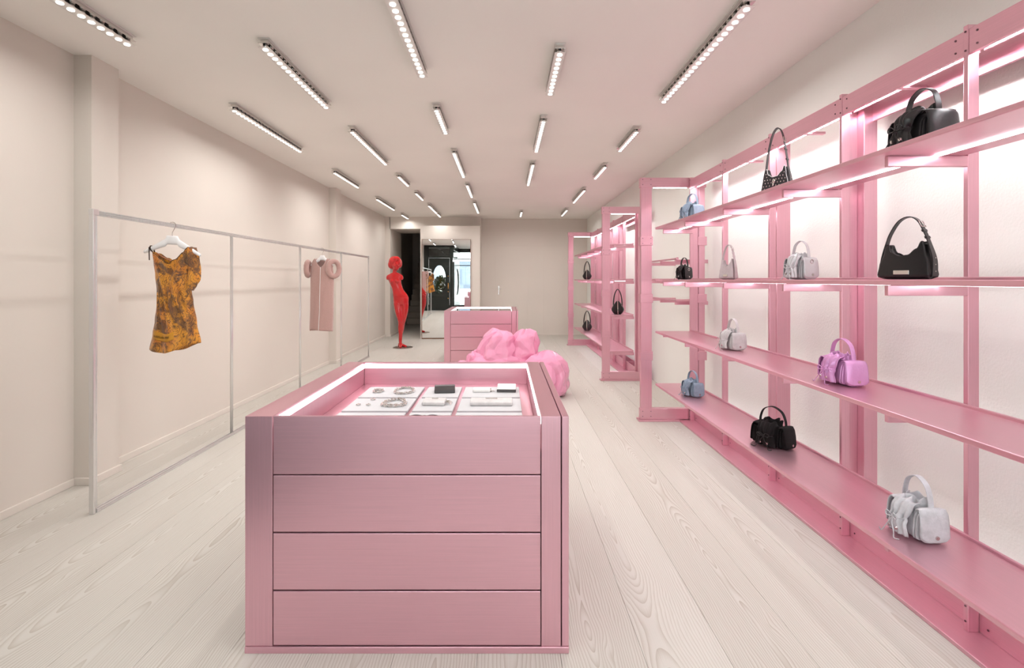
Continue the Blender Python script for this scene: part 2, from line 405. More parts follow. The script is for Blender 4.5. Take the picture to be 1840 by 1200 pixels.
d3 = struct(oval_panel(MB(), -2.72, -1.80, 0.02, 2.36, -2.26, 1.40, 0.30, 0.64, 0.0, 0.05, pl).build('door_3', 'green', bevel=0.006), 'dark green entrance door with an oval window')
MB().box(-2.62, -1.90, VD+0.045, VD+0.065, 0.12, 0.62).build('door_panel', 'green', d3, bevel=0.01)
oval = [(-2.26+0.305*math.cos(2*PI*k/40), 1.40+0.645*math.sin(2*PI*k/40)) for k in range(40)]
MB().prism(oval, 'y', VD+0.02, VD+0.028).build('pane', 'wglass', d3)
MB().tube([(a, VD+0.052, b) for a, b in oval], 0.014, 8, True).build('oval_moulding', 'green', d3, smooth=True)
MB().cyl((-1.86, VD+0.05, 1.10), (-1.86, VD+0.10, 1.10), 0.025).box(-1.875, -1.845, VD+0.05, VD+0.062, 0.98, 1.24).build('door_handle', 'brass', d3, bevel=0.003)
for zz in (1.55, 0.85, 0.55): MB().cyl((-1.86, VD+0.05, zz), (-1.86, VD+0.06, zz), 0.02).build('lock', 'brass', d3)
vs = struct(MB().box(XL, -2.725, VD, VD+0.08, 0, CEIL).box(-1.795, -1.65, VD, VD+0.08, 0, CEIL).box(-2.725, -1.795, VD, VD+0.08, 2.365, 2.43).box(-2.725, -1.795, VD, VD+0.08, 2.86, CEIL)
            .build('wall_vestibule', 'green', bevel=0.008), 'dark green vestibule wall around the entrance door')
MB().box(-2.725, -1.795, VD+0.03, VD+0.036, 2.43, 2.86).build('pane', 'wglass', vs)
# angled side light of the vestibule
A0, A1 = Vector((-1.65, VD, 0)), Vector((-1.46, -1.5, 0)); dv = (A1-A0); Ls = dv.length; dv.normalize(); nv = Vector((-dv.y, dv.x, 0))
pl2 = lambda u, z, t: A0+dv*u+nv*t+Vector((0, 0, z))
w2 = struct(oval_panel(MB(), 0.0, Ls, 0.0, 2.2, Ls*0.5, 1.28, 0.75, 0.62, 0.0, 0.06, pl2).build('wall_side', 'green', bevel=0.006), 'dark green vestibule side wall with an oval window')
MB().loft([[pl2(Ls*0.5+0.76*math.cos(2*PI*k/40), 1.28+0.63*math.sin(2*PI*k/40), t) for k in range(40)] for t in (0.02, 0.028)]).build('pane', 'wglass', w2)
MB().loft([[pl2(a, b, t) for a, b in ((0, 2.72), (Ls, 2.72), (Ls, CEIL), (0, CEIL))] for t in (0, 0.06)]).build('header', 'green', w2)
MB().loft([[pl2(a, b, t) for a, b in ((0, 2.2), (Ls, 2.2), (Ls, 2.72), (0, 2.72))] for t in (0.02, 0.026)]).build('pane', 'wglass', w2)
# street outside
struct(MB().box(-12, 12, -9.2, -1.62, -0.25, -0.12).build('ground', 'pave'), 'grey street outside')
fac = struct(MB().box(-10, 10, -9.6, -9.2, -0.2, 9).build('wall_street', 'stone'), 'pale facade across the street')
for i in range(8):
    for j in range(3): MB().box(-8.6+i*2.3, -7.5+i*2.3, -9.21, -9.16, 0.8+j*2.8, 2.6+j*2.8).build('pane', 'pane', fac)
bush = thing('shrub', 'green leafy shrub in a planter outside the oval door, seen in the mirror', 'plant', (-2.20, 0.25, 0))
lb = MB()
for k in range(1600):
    a, b, rr = random.uniform(0, 2*PI), random.uniform(-1, 1), random.uniform(0.3, 1)**0.5
    c = Vector((math.cos(a)*math.sqrt(1-b*b)*0.42*rr, math.sin(a)*math.sqrt(1-b*b)*0.30*rr, 1.05+b*0.55*rr))
    R_ = Euler((random.uniform(0, 6), random.uniform(0, 6), random.uniform(0, 6))).to_matrix()
    q = [c+R_ @ Vector(p) for p in ((-0.055, 0, 0), (0, 0.024, 0.008), (0.055, 0, 0), (0, -0.024, 0.008))]
    lb.b.faces.new([lb.b.verts.new(p) for p in q])
tag(lb.build('foliage', 'leaf', bush, solid=0.002), kind='stuff')
MB().cyl((0, 0, -0.12), (0, 0, 0.36), 0.17, 0.22, 20).build('planter', 'pave', bush); MB().cyl((0, 0, 0.3), (0, 0, 0.8), 0.025, 0.015).build('stem', 'step', bush)
# floor of the vestibule reaches the street
struct(MB().box(XL, -1.46, -1.62, VD-0.001, 0.0005, 0.006).build('floor_vestibule', 'pave'), 'grey stone vestibule floor')

# ------------------------------------------------------------------ ceiling spot bars
ROWS = {-2.36: 'the clothes rail wall', -1.53: 'second row from the clothes rail wall', -0.60: 'middle row',
        0.355: 'second row from the pink shelving', 1.31: 'nearest the pink shelving'}
ROWN = {-2.36: 'row nearest the clothes rail', -1.53: 'second row from the clothes rail', -0.60: 'middle row', 0.355: 'second row from pink shelves', 1.31: 'row nearest pink shelves'}
LAMPS = {-2.36: [(1.95, 1.1), (4.19, 1.4), (6.67, 1.1), (8.88, 1.4), (11.05, 0.7)],
         -1.53: [(0.7, 1.4), (3.06, 1.1), (4.81, 1.4), (6.93, 0.7), (8.28, 0.7), (9.66, 1.1), (10.90, 0.50)],
         -0.60: [(0.3, 1.1), (2.42, 1.1), (4.19, 0.7), (5.63, 1.35), (7.58, 1.1), (9.34, 1.4)],
         0.355: [(0.5, 1.4), (3.13, 0.73), (4.49, 1.1), (6.21, 1.37), (10.6, 0.75)],
         1.31: [(0.6, 1.1), (2.60, 1.43), (4.81, 0.75), (6.33, 0.75), (8.0, 1.3), (10.28, 0.92)]}
ORD = ['first', 'second', 'third', 'fourth', 'fifth', 'sixth', 'seventh']
lens_me = MB().cyl((0, 0, -0.0045), (0, 0, 0.0005), 0.0165, seg=16).mesh('lens', 'lens')
barrel_me = MB().cyl((0, 0, 0.004), (0, 0, 0.0255), 0.024, 0.016, seg=12).mesh('lens_barrel', 'chrome', True)
def spot_bar(x, y0, ln, idx):
    size = 'long' if ln > 1.25 else ('short' if ln < 0.95 else 'medium')
    r = thing('ceiling_spot_bar', '%s chrome ceiling spot bar, %s from the back wall, %s' % (size, ORD[idx], ROWN[x]), 'ceiling light', (x, y0+ln/2, CEIL), 0, 'ceiling spot bars')
    h = ln/2
    MB().box(-0.036, 0.036, -h, h, -0.007, -0.001).build('ceiling_plate', 'plate', r, bevel=0.001)
    MB().box(-0.024, 0.024, -h+0.012, h-0.012, -0.032, -0.006).build('driver_channel', 'chrome', r, bevel=0.002)
    MB().box(-0.036, 0.036, -h, h, -0.036, -0.032).build('middle_plate', 'chrome', r, bevel=0.001)
    MB().box(-0.006, 0.006, -h+0.01, h-0.01, -0.060, -0.036).build('spine', 'blk', r)
    MB().box(-0.036, 0.036, -h, h, -0.064, -0.060).build('lens_plate', 'plate', r, bevel=0.001)
    n = max(3, int(round((ln-0.03)/0.0625))); st_ = (ln-0.06)/(n-1)
    for k in range(n):
        yy = -h+0.03+k*st_
        o = link('lens', lens_me, r); o.location = (0, yy, -0.064)
        b = link('lens_barrel', barrel_me, r); b.location = (0, yy, -0.062)
    ld = bpy.data.lights.new('spot_light', 'AREA'); ld.shape = 'RECTANGLE'; ld.size = 0.07; ld.size_y = ln*0.96
    ld.energy = SPOT_W*ln; ld.spread = math.radians(165); ld.color = (1.0, 0.985, 0.965)
    lo = link('spot_light_offscreen' if y0+ln < 2.55 else 'spot_light', ld, r); lo.location = (0, 0, -0.070); lo.visible_camera = False; lo.visible_glossy = False
for x, lst in LAMPS.items():
    for i, (y0, ln) in enumerate(sorted(lst, reverse=True)): spot_bar(x, y0, ln, i)

# ------------------------------------------------------------------ clothes rail
RX, RY = -2.465, [2.907, 4.36, 5.815, 7.27, 8.725]; RT = 1.82
rail = thing('clothes_rail', 'long chrome floor-standing clothes rail of five uprights along the beige wall', 'clothes rail', (RX, RY[0], 0))
def bundle(name, a, b, off, r=0.0052, extra=None):
    a, b = Vector(a), Vector(b); mb = MB()
    for o in (-1, 0, 1): mb.cyl(a+Vector(off)*o, b+Vector(off)*o, r if o else r*1.25, seg=12)
    return mb.build(name, 'alu', rail, smooth=True)
y1 = RY[-1]-RY[0]
for z in (RT-0.02,): bundle('top_rail', (0, 0, z), (0, y1, z), (0, 0, 0.0105))
MB().box(-0.016, 0.016, 0, y1, 0.0, 0.014).cyl((-0.010, 0, 0.019), (-0.010, y1, 0.019), 0.006, seg=10).cyl((0.010, 0, 0.019), (0.010, y1, 0.019), 0.006, seg=10).build('bottom_rail', 'alu', rail, bevel=0.002)
for i, y in enumerate(RY):
    yy = y-RY[0]
    if i == 0:
        MB().box(-0.014, 0.014, -0.026, -0.014, 0, RT).cyl((0, -0.006, 0), (0, -0.006, RT-0.005), 0.0085, seg=12).cyl((0, 0.008, 0), (0, 0.008, RT-0.03), 0.007, seg=12).build('upright', 'alu', rail, bevel=0.002)
        MB().box(-0.015, 0.015, -0.027, 0.014, RT-0.034, RT+0.002).build('corner_joint', 'alu', rail, bevel=0.002)
    else:
        MB().cyl((0, yy-0.008, 0.012), (0, yy-0.008, RT-0.03), 0.0085, seg=12).cyl((0, yy+0.008, 0.012), (0, yy+0.008, RT-0.03), 0.0085, seg=12).build('upright', 'alu', rail, smooth=True)
        if i == 4: MB().box(-0.013, 0.013, yy-0.018, yy+0.018, RT-0.036, RT).build('corner_joint', 'alu', rail, bevel=0.002)

# ------------------------------------------------------------------ pink shelving units
screw_me = MB().cyl((0, 0, 0), (0, 0, 0.002), 0.004, seg=10).mesh('screw', 'screw')
TOPS = (1.905, 1.398, 0.900, 0.393)
def shelf_unit(y0, y1, label, near):
    U = thing('shelving_unit', label, 'shelving', (1.9, y0, 0)); X = -1.9; L = y1-y0
    def bx(name, a, b, c, d, e, f, mat, par=U, bev=0.0022): return MB().box(a+X, b+X, c, d, e, f).build(name, mat, par, bevel=bev)
    n = 6; pitch = (L-0.05)/5; py = [0.025+k*pitch for k in range(n)]
    bx('base_plate', 1.715, 2.03, 0, L, 0.0, 0.018, 'py')
    bx('kick_board', 1.858, 1.868, 0, L, 0.018, 0.145, 'py'); bx('kick_board', 1.985, 1.995, 0, L, 0.018, 0.145, 'py')
    for k, y in enumerate(py):
        bx('post', 1.813, 1.857, y-0.010, y+0.010, 0.018, 2.40, 'pz')
        bx('base_rib', 1.868, 1.985, y-0.009, y+0.009, 0.018, 0.13, 'px')
        if k == 2 or (k == 4 and not near):
            bx('rear_column', 1.918, 1.990, y-0.03, y+0.03, 0.018, 2.36, 'pz'); bx('column_web', 1.857, 1.918, y+0.018, y+0.030, 0.018, 2.36, 'pz')
        if k in (3, 1): 
            if k == 3: bx('rear_column', 1.872, 1.965, y+0.006, y+0.022, 0.018, 2.36, 'pz')
    for k in range(n-1):
        a, b = py[k]+0.010, py[k+1]-0.010
        bx('top_rail', 1.816, 1.836, a, b, 2.285, 2.382, 'py')
        bx('light_channel', 1.838, 1.884, a, b, 2.318, 2.345, 'py'); bx('light_shield', 1.876, 1.884, a, b, 2.296, 2.318, 'py')
        m = (b-a)/2
        for q in range(2):
            led = bx('led_tube', 1.842, 1.875, a+q*m+0.03, a+(q+1)*m-0.03, 2.300, 2.317, 'led_rail', bev=0)
        bx('cross_bar', 1.836, 1.96, a+m-0.014, a+m+0.014, 2.29, 2.305, 'px')
    bx('rear_rail', 1.965, 1.980, 0.04, py[2], 2.245, 2.385, 'py')
    for z in TOPS:
        s = bx('shelf', 1.457, 1.800, 0.075, L-0.075, z-0.020, z, 'py', bev=0.0035)
        bx('back_lip', 1.795, 1.808, 0.075, L-0.075, z-0.018, z+0.012, 'py', s, 0.004)
        bx('led_strip', 1.683, 1.697, 0.10, L-0.10, z-0.0235, z-0.0195, 'led_shelf', s, 0)
        for y in py:
            bx('bracket', 1.50, 1.815, y-0.009 if 0 < y < L else y, y+0.009, z-0.062, z-0.021, 'px') if 0.1 < y < L-0.1 else None
        for y in (py[0]+0.06, py[-1]-0.06): bx('bracket', 1.53, 1.815, y-0.009, y+0.009, z-0.060, z-0.021, 'px')
    for e, ys in ((0, (-0.06, 0.0)), (1, (L, L+0.06))):
        a, b = ys; c0, c1 = (a-0.012, b+0.004) if e == 0 else (a-0.004, b+0.012)
        bx('base_foot', 1.315, 1.99, a-0.02, b+0.02, 0.0, 0.018, 'px')
        bx('end_post', 1.342, 1.448, a+0.004, b-0.004, 0.018, 2.36, 'pz')
        bx('end_base_beam', 1.335, 1.985, a, b, 0.018, 0.125, 'px')
        bx('end_top_beam', 1.335, 1.985, a, b, 2.31, 2.405, 'px')
        bx('end_rear_post', 1.838, 1.905, a+0.006, b-0.006, 0.125, 2.31, 'pz')
        bx('end_rear_post', 1.915, 1.975, a+0.012, b-0.012, 0.125, 2.31, 'pz')
        for zc in (1.78, 1.212, 0.645):
            bx('collar', 1.334, 1.456, a-0.004, b+0.004, zc-0.043, zc+0.043, 'px')
            bx('collar', 1.90, 1.99, a-0.002, b+0.002, zc-0.043, zc+0.043, 'px')
        if not (near and e == 0): bx('light_bar', 1.47, 1.80, a+0.027, b-0.027, 2.305, 2.310, 'led_shelf', U, 0)
        for zc in (2.335, 2.385, 0.05, 0.10, 1.805, 1.755):
            for xx in (1.355, 1.436):
                sc = link('screw', screw_me, U); sc.location = (xx+X, a-0.0045, zc); sc.rotation_euler = (PI/2, 0, 0)
    for k, y in enumerate(py):      # screws on posts, boards and rails, facing the aisle
        spots = [(1.8125, y, 2.375), (1.8125, y, 2.30), (1.8125, y, 0.055), (1.8125, y, 0.115)]
        for dy in (-0.045, 0.045):
            spots += [(1.8575, y+dy, 0.05), (1.8575, y+dy, 0.115)]
            if 0 < k < n-1: spots += [(1.8155, y+dy, 2.31), (1.8155, y+dy, 2.36)]
        for sx, sy, sz in spots:
            if 0 < sy < L:
                sc = link('screw', screw_me, U); sc.location = (sx+X, sy, sz); sc.rotation_euler = (0, -PI/2, 0)
    return U
shelf_unit(1.17, 4.78, 'tall pink brushed-metal shelving unit displaying coloured and black handbags, beside the plank floor', True)
shelf_unit(6.75, 10.30, 'tall pink brushed-metal shelving unit holding three dark pointed handbags, near the back wall', False)
for nm, z in (('upper', 1.61), ('middle', 1.40), ('lower', 1.188)):
    r = thing('display_rail', '%s of three thin pink hanging rails on the wall between the shelving units' % nm, 'rail', (1.73, 5.2, z), 0, 'thin rails between the shelving units')
    MB().cyl((0, -0.33, 0), (0, 0.72, 0), 0.009, seg=12).cyl((0, -0.332, 0), (0, -0.32, 0), 0.014, seg=12).build('rail_tube', 'py', r, smooth=False)
    for yy in (-0.27, 0.20, 0.66): MB().box(-0.004, 0.33, yy-0.011, yy+0.011, -0.045, -0.008).build('bracket', 'px', r, bevel=0.002)

# ------------------------------------------------------------------ counters
def counter(x0, y0, label, glass):
    W, D, H = 1.214, 1.20, 0.887
    C = thing('counter', label, 'counter', (x0, y0, 0))
    def bx(name, a, b, c, d, e, f, mat, par=C, bev=0.002): return MB().box(a, b, c, d, e, f).build(name, mat, par, bevel=bev)
    S = 0.103
    bx('plinth', 0, W, -0.004, D, 0, 0.025, 'px')
    bx('side_panel', 0, S, 0, D, 0.025, H, 'pz')
    bx('side_panel', W-S, W-0.030, 0, D, 0.025, H, 'pz'); bx('side_cover', W-0.026, W, 0, D, 0.025, H, 'pz')
    bx('carcass', S+0.001, W-S-0.001, 0.075, D-0.02, 0.025, 0.72, 'pz', bev=0)
    bx('well_floor', S+0.001, W-S-0.001, 0.016, D-0.018, 0.735, 0.752, 'px')
    zs = [0.029, 0.234, 0.451, 0.668]
    for k in range(3):
        bx('drawer', S+0.003, W-S-0.003, 0.0, 0.018, zs[k]+(0 if k == 0 else 0.0028), zs[k+1]-0.0028, 'px')
    bx('well_front', S+0.003, W-S-0.003, 0.0, 0.014, 0.670, H, 'px')
    bx('well_back', S+0.001, W-S-0.001, D-0.016, D, 0.025, H, 'px')
    for nm, a in (('l', (S, S+0.004, 0.02, D-0.02)), ('r', (W-S-0.004, W-S, 0.02, D-0.02)), ('b', (S+0.006, W-S-0.006, D-0.021, D-0.016))):
        bx('led_strip', *a, 0.870 if glass else 0.852, 0.880 if glass else 0.876, 'led_well', C, 0)
    if glass: bx('glass_top', S+0.002, W-S-0.002, 0.022, D-0.023, 0.860, 0.866, 'glass', C, 0)
    return C
counter(-0.976, 1.815, 'large pink brushed-metal drawer counter with an open lit well of jewellery trays', False)
counter(-1.005, 7.95, 'pink brushed-metal drawer counter with a glass top, standing before the mirror', True)

# trays and accessories in the near counter
TZ0, TZ1 = 0.7525, 0.764
TR = {'back left': (-0.797, -0.477, 2.62, 2.868), 'front left': (-0.795, -0.475, 2.346, 2.592), 'back mid': (-0.453, -0.256, 2.62, 2.868),
      'front mid': (-0.453, -0.256, 2.346, 2.592), 'back right': (-0.235, 0.080, 2.62, 2.868), 'front right': (-0.235, 0.080, 2.346, 2.592),
      'third left': (-0.795, -0.475, 2.072, 2.318), 'third mid': (-0.453, -0.256, 2.072, 2.318), 'third right': (-0.235, 0.080, 2.072, 2.318)}
TL = {'back left': 'under the round silver bracelet and necklace', 'front left': 'under the earrings, ring and chunky necklace', 'back mid': 'under the black folded wallet',
      'front mid': 'under the pale pouch with a tassel', 'back right': 'under the white key case and two-tone wallet', 'front right': 'under the long slim silver clutch',
      'third left': 'empty, closest to the front panel on the earrings side', 'third mid': 'under the black sunglasses', 'third right': 'empty, closest to the front panel on the clutch side'}
for k, (a, b, c, d) in TR.items():
    o = MB().box(-(b-a)/2, (b-a)/2, -(d-c)/2, (d-c)/2, 0, TZ1-TZ0).build('display_tray', 'tray', None, bevel=0.0025)
    o.location = ((a+b)/2, (c+d)/2, TZ0); tag(o, 'pale grey display tray ' + TL[k], 'tray', 'trays in the counter well')
def on_tray(k, u, v): a, b, c, d = TR[k]; return (a+(b-a)*u, c+(d-c)*v, TZ1+0.0003)
def chain(name, label, at, rx, ry, n, r, wob, seed):
    rn = random.Random(seed); C = thing(name, label, 'jewellery', at)
    for k in range(n):
        a = 2*PI*k/n; q = 1+wob*math.sin(3*a+seed)+rn.uniform(-wob, wob)*0.5
        p = Vector((math.cos(a)*rx*q, math.sin(a)*ry*q, r*0.95))
        t = a+PI/2; tilt = rn.uniform(0.2, 1.2)*(1 if k % 2 else -1)
        m = MB(); ring = [Vector((math.cos(2*PI*i/12)*r*1.35, math.sin(2*PI*i/12)*r*0.85, 0)) for i in range(12)]
        E = Euler((tilt, 0, 0)).to_matrix(); Z = Matrix.Rotation(t, 3, 'Z')
        m.tube([p+Z @ (E @ v) for v in ring], r*0.42, 6, True)
        if k % 3 == 0: m.ball(p+Vector((rn.uniform(-r, r)*0.5, rn.uniform(-r, r)*0.5, 0)), r*0.62, seg=8)
        m.warp(lambda c: Vector((c.x, c.y, max(0.0, c.z)))); m.build('link', 'silver', C, smooth=True)
    return C
chain('bracelet', 'small round silver chain bracelet on the tray with the big necklace', on_tray('back left', 0.24, 0.50), 0.026, 0.034, 15, 0.0062, 0.06, 1)
chain('necklace', 'large oval silver chain necklace lying beside the small bracelet', on_tray('back left', 0.70, 0.52), 0.052, 0.072, 28, 0.0068, 0.04, 2)
chain('necklace', 'chunky irregular silver necklace beside the earrings and ring', on_tray('front left', 0.72, 0.52), 0.056, 0.066, 26, 0.0078, 0.10, 3)
o = thing('finger_ring', 'single silver finger ring behind the pair of earrings', 'jewellery', on_tray('front left', 0.30, 0.86))
MB().tube([(math.cos(2*PI*k/20)*0.010, math.sin(2*PI*k/20)*0.010, 0.004) for k in range(20)], 0.0036, 8, True).build('band', 'silver', o, smooth=True)
MB().ball((0, -0.010, 0.0075), 0.006, 0.004, 0.0045, 10).build('stone', 'silver', o, smooth=True)
for u, lb_ in ((0.17, 'silver earring farther from the chunky necklace'), (0.33, 'silver earring between its twin and the chunky necklace')):
    o = thing('earring', lb_, 'jewellery', on_tray('front left', u, 0.38), 0.4, 'pair of silver earrings')
    MB().ball((0, 0, 0.006), 0.0065, 0.005, 0.006, 10).build('stud', 'silver', o, smooth=True)
    MB().ball((0.009, 0.007, 0.004), 0.004, seg=8).ball((-0.008, 0.009, 0.004), 0.004, seg=8).tube([(0.009, 0.007, 0.004), (0, 0, 0.006), (-0.008, 0.009, 0.004)], 0.0018, 6).build('drop', 'silver', o, smooth=True)
def wallet(name, label, at, w, d, h, m1, m2, rz=0.0):
    C = thing(name, label, 'wallet', at, rz)
    prof = [(-d/2, 0), (d/2, 0), (d/2, h*0.55), (d/2-0.012, h), (0.0, h*0.96), (-d/2+0.004, h*0.5)]
    MB().prism([(a, b) for a, b in prof], 'x', -w/2, w/2).build('body', m1, C, bevel=0.004, seg=3)
    MB().box(-w/2+0.006, w/2-0.006, -d/2-0.0012, -d/2+0.004, h*0.18, h*0.24).build('seam', m2, C)
    if m1 != m2: MB().prism([(-d/2-0.002, 0.002), (d/2-0.01, 0.002), (d/2-0.01, h*0.30), (-d/2-0.002, h*0.48)], 'x', -w/2-0.0015, w/2+0.0015).build('lower_panel', m2, C, bevel=0.004, seg=3)
    return C
wallet('wallet', 'dark charcoal folded leather wallet on the middle tray', on_tray('back mid', 0.56, 0.5), 0.115, 0.085, 0.034, 'wblack', 'wblack', 0.10)
wallet('wallet', 'white wallet with a black lower half beside the key case', on_tray('back right', 0.77, 0.55), 0.105, 0.075, 0.038, 'wwhite', 'wblack', -0.05)
def flat_case(name, label, cat, at, w, d, h, mat, rz=0.0, tassel=None, bar=True):
    C = thing(name, label, cat, at, rz)
    MB().box(-w/2, w/2, -d/2, d/2, 0, h).warp(lambda c: Vector((c.x, c.y, c.z if c.z < h*0.5 else h*(0.75+0.25*(c.y > 0))))).build('body', mat, C, bevel=h*0.25, seg=3)
    if bar: MB().box(-w*0.14, w*0.14, d*0.18, d*0.30, h*0.98, h*1.04).build('plate', 'silver', C, bevel=0.0005)
    if tassel:
        m = MB()
        if tassel == 'ring': m.tube([(w/2+0.012+0.010*math.cos(2*PI*k/16), 0.010*math.sin(2*PI*k/16), 0.003) for k in range(16)], 0.002, 6, True).box(w/2-0.002, w/2+0.005, -0.006, 0.006, 0.002, h*0.8)
        else:
            for q in range(5): m.tube([(w/2-0.002, -0.012+q*0.006, h*0.5), (w/2+0.014, -0.016+q*0.009, h*0.6), (w/2+0.032, -0.024+q*0.012, 0.003)], 0.0022, 6)
        m.build('key_ring' if tassel == 'ring' else 'tassel', 'silver', C, smooth=True)
    return C
flat_case('key_case', 'slim white leather key case with a metal ring', 'key case', on_tray('back right', 0.32, 0.5), 0.098, 0.045, 0.022, 'wwhite', 0.0, 'ring', False)
flat_case('pouch', 'pale leather pouch with a knotted tassel end', 'pouch', on_tray('front mid', 0.46, 0.52), 0.115, 0.080, 0.024, 'wgrey', -0.06, 'tassel')
flat_case('clutch', 'long slim silvery clutch filling its own tray', 'clutch', on_tray('front right', 0.52, 0.5), 0.215, 0.078, 0.026, 'wgrey', 0.0)
gl = thing('sunglasses', 'black sunglasses peeking over the front panel of the counter', 'sunglasses', on_tray('third mid', 0.42, 0.60))
for sx in (-1, 1):
    MB().loft([[Vector((sx*0.037+0.030*k*math.cos(2*PI*i/16), t, 0.008+0.0075*k*math.sin(2*PI*i/16))) for i in range(16)] for t, k in ((0, 1.0), (0.003, 1.0))]).build('lens', 'wblack', gl, smooth=False)
    MB().tube([(sx*0.066, 0.0, 0.010), (sx*0.067, -0.07, 0.008), (sx*0.064, -0.09, 0.004)], 0.003, 6).build('temple', 'wblack', gl, smooth=True)
MB().tube([(-0.01, 0.001, 0.010), (0, -0.001, 0.012), (0.01, 0.001, 0.010)], 0.0025, 6).build('bridge', 'wblack', gl, smooth=True)

# ------------------------------------------------------------------ mirror
mr = thing('leaning_mirror', 'tall frameless mirror with a thin bronze edge on the back slab', 'mirror', (-1.39, 11.41, 0.018))
MB().box(-0.575, 0.575, -0.012, 0.012, 0, 2.33).build('backing', 'bronze', mr, bevel=0.002)
MB().box(-0.566, 0.566, -0.0145, -0.0125, 0.009, 2.321).build('glass', 'mirror', mr)
MB().box(-0.575, 0.575, -0.012, 0.02, -0.018, 0).build('foot_ledge', 'bronze', mr, bevel=0.002)
mr.rotation_euler = (0, 0, math.radians(1.95))

# ------------------------------------------------------------------ red mannequin
U_ = 0.00229
def mp(u, v, y=0.0): return Vector(((u-222)*U_, y, (1130-v)*U_))
def ell_ring(c, rx, ry, n=20, tilt=0.0, yaw=0.0):
    out = []
    for k in range(n):
        a = 2*PI*k/n; p = Vector((rx*math.cos(a), ry*math.sin(a), 0))
        p = Matrix.Rotation(yaw, 3, 'Z') @ p; p.z += p.x*tilt
        out.append(c+p)
    return out
def limb(mb, pts, n=6, seg=16):
    """pts: (point, radius)"""
    ps = catmull([p for p, r in pts], n); rs = [v.x for v in catmull([(r, 0, 0) for p, r in pts], n)]
    mb.tube(ps, rs, seg)
    mb.ball(ps[0], rs[0], seg=seg); mb.ball(ps[-1], rs[-1], seg=seg)
man = thing('mannequin', 'glossy red armless mannequin with bobbed hair standing by the stair opening', 'mannequin', ((722-VX)*9.95/F, 9.95, 0), 0)
b = MB()
tors = [(745, 213, 62, 0.085), (715, 215, 68, 0.098), (685, 215, 69, 0.102), (655, 205, 63, 0.092), (625, 192, 52, 0.078), (595, 181, 47, 0.074), (560, 168, 50, 0.082),
        (530, 160, 55, 0.090), (505, 157, 62, 0.085), (485, 157, 66, 0.070), (470, 157, 52, 0.058), (458, 157, 27, 0.045)]
rings = []
for v, u, ru, ry in tors: rings.append(ell_ring(mp(u, v), ru*U_, ry, 24, 0.05))
b.loft(rings)
limb(b, [(mp(158, 470), 0.052), (mp(158, 452, -0.004), 0.043), (mp(160, 425, -0.01), 0.042)])
for u, s in ((104, -1), (212, 1)):      # shoulder stubs with flat cut ends
    limb(b, [(mp(157+s*28, 490), 0.052), (mp(u, 493, 0.004), 0.042), (mp(u+s*7, 508, 0.010), 0.037)])
for u in (138, 186): b.ball(mp(u, 533, -0.070), 0.042, 0.040, 0.044, 16)
for u in (190, 240): b.ball(mp(u, 712, 0.055), 0.085, 0.065, 0.095, 16)
limb(b, [(mp(186, 735, -0.012), 0.086), (mp(198, 800, -0.03), 0.078), (mp(214, 880, -0.045), 0.056), (mp(215, 905, -0.035), 0.050), (mp(213, 960, -0.012), 0.052), (mp(212, 1030, -0.012), 0.036), (mp(212, 1088, -0.02), 0.030)])
limb(b, [(mp(246, 738, 0.01), 0.084), (mp(246, 800, 0.01), 0.074), (mp(232, 885, 0.02), 0.054), (mp(226, 910, 0.03), 0.049), (mp(214, 965, 0.06), 0.050), (mp(203, 1035, 0.06), 0.035), (mp(202, 1085, 0.055), 0.030)])
limb(b, [(mp(212, 1098, 0.0), 0.034), (mp(216, 1112, -0.055), 0.032), (mp(222, 1119, -0.12), 0.023)])     # front foot
limb(b, [(mp(202, 1098, 0.055), 0.033), (mp(230, 1112, 0.03), 0.030), (mp(258, 1120, 0.01), 0.022)])         # turned out foot
limb(b, [(mp(196, 1100, 0.065), 0.028), (mp(190, 1118, 0.06), 0.022)])                                       # raised heel
# head with face, turned to the photograph's right
HC = mp(172, 385, -0.02); HR = Matrix.Rotation(math.radians(30), 3, 'Z')
def hp(x, y, z): return HC+HR @ Vector((x, y, z))
b.ball(HC, 0.082, 0.098, 0.118, 24, HR)
b.ball(hp(0, -0.045, -0.070), 0.050, 0.048, 0.050, 16, HR)
limb(b, [(hp(0, -0.090, 0.022), 0.012), (hp(0, -0.106, -0.018), 0.014)], 3, 10)
for s in (-1, 1):
    b.ball(hp(s*0.033, -0.088, 0.018), 0.017, 0.009, 0.009, 12, HR); b.ball(hp(s*0.032, -0.088, 0.040), 0.026, 0.010, 0.007, 12, HR)
    b.ball(hp(s*0.045, -0.068, -0.030), 0.024, 0.022, 0.024, 12, HR); b.ball(hp(s*0.083, 0.0, -0.01), 0.014, 0.022, 0.032, 12, HR)
b.ball(hp(0, -0.091, -0.050), 0.024, 0.009, 0.007, 12, HR); b.ball(hp(0, -0.088, -0.064), 0.020, 0.009, 0.007, 12, HR)
body = voxel(b, 0.0075, 3, 'body'); body.materials.append(M['red'])
for v_ in body.vertices:
    if v_.co.z < 0.008: v_.co.z = 0.008
link('body', body, man)
h = MB()
h.ball(mp(156, 358, 0.02), 0.122, 0.128, 0.112, 28); h.ball(mp(128, 385, 0.02), 0.075, 0.10, 0.088, 20); h.ball(mp(196, 375, 0.055), 0.055, 0.075, 0.10, 20)
h.ball(mp(175, 335, -0.05), 0.085, 0.07, 0.055, 20); h.ball(mp(140, 400, 0.06), 0.085, 0.075, 0.07, 20); h.ball(mp(205, 362, -0.035), 0.028, 0.05, 0.06, 14)
hm = voxel(h, 0.009, 5, 'hair'); hm.materials.append(M['redhair'])
for v_ in hm.vertices:
    a = math.atan2(v_.co.y, v_.co.x-mp(156, 0).x); v_.co.z += 0.0025*math.sin(a*16)
link('hair', hm, man)
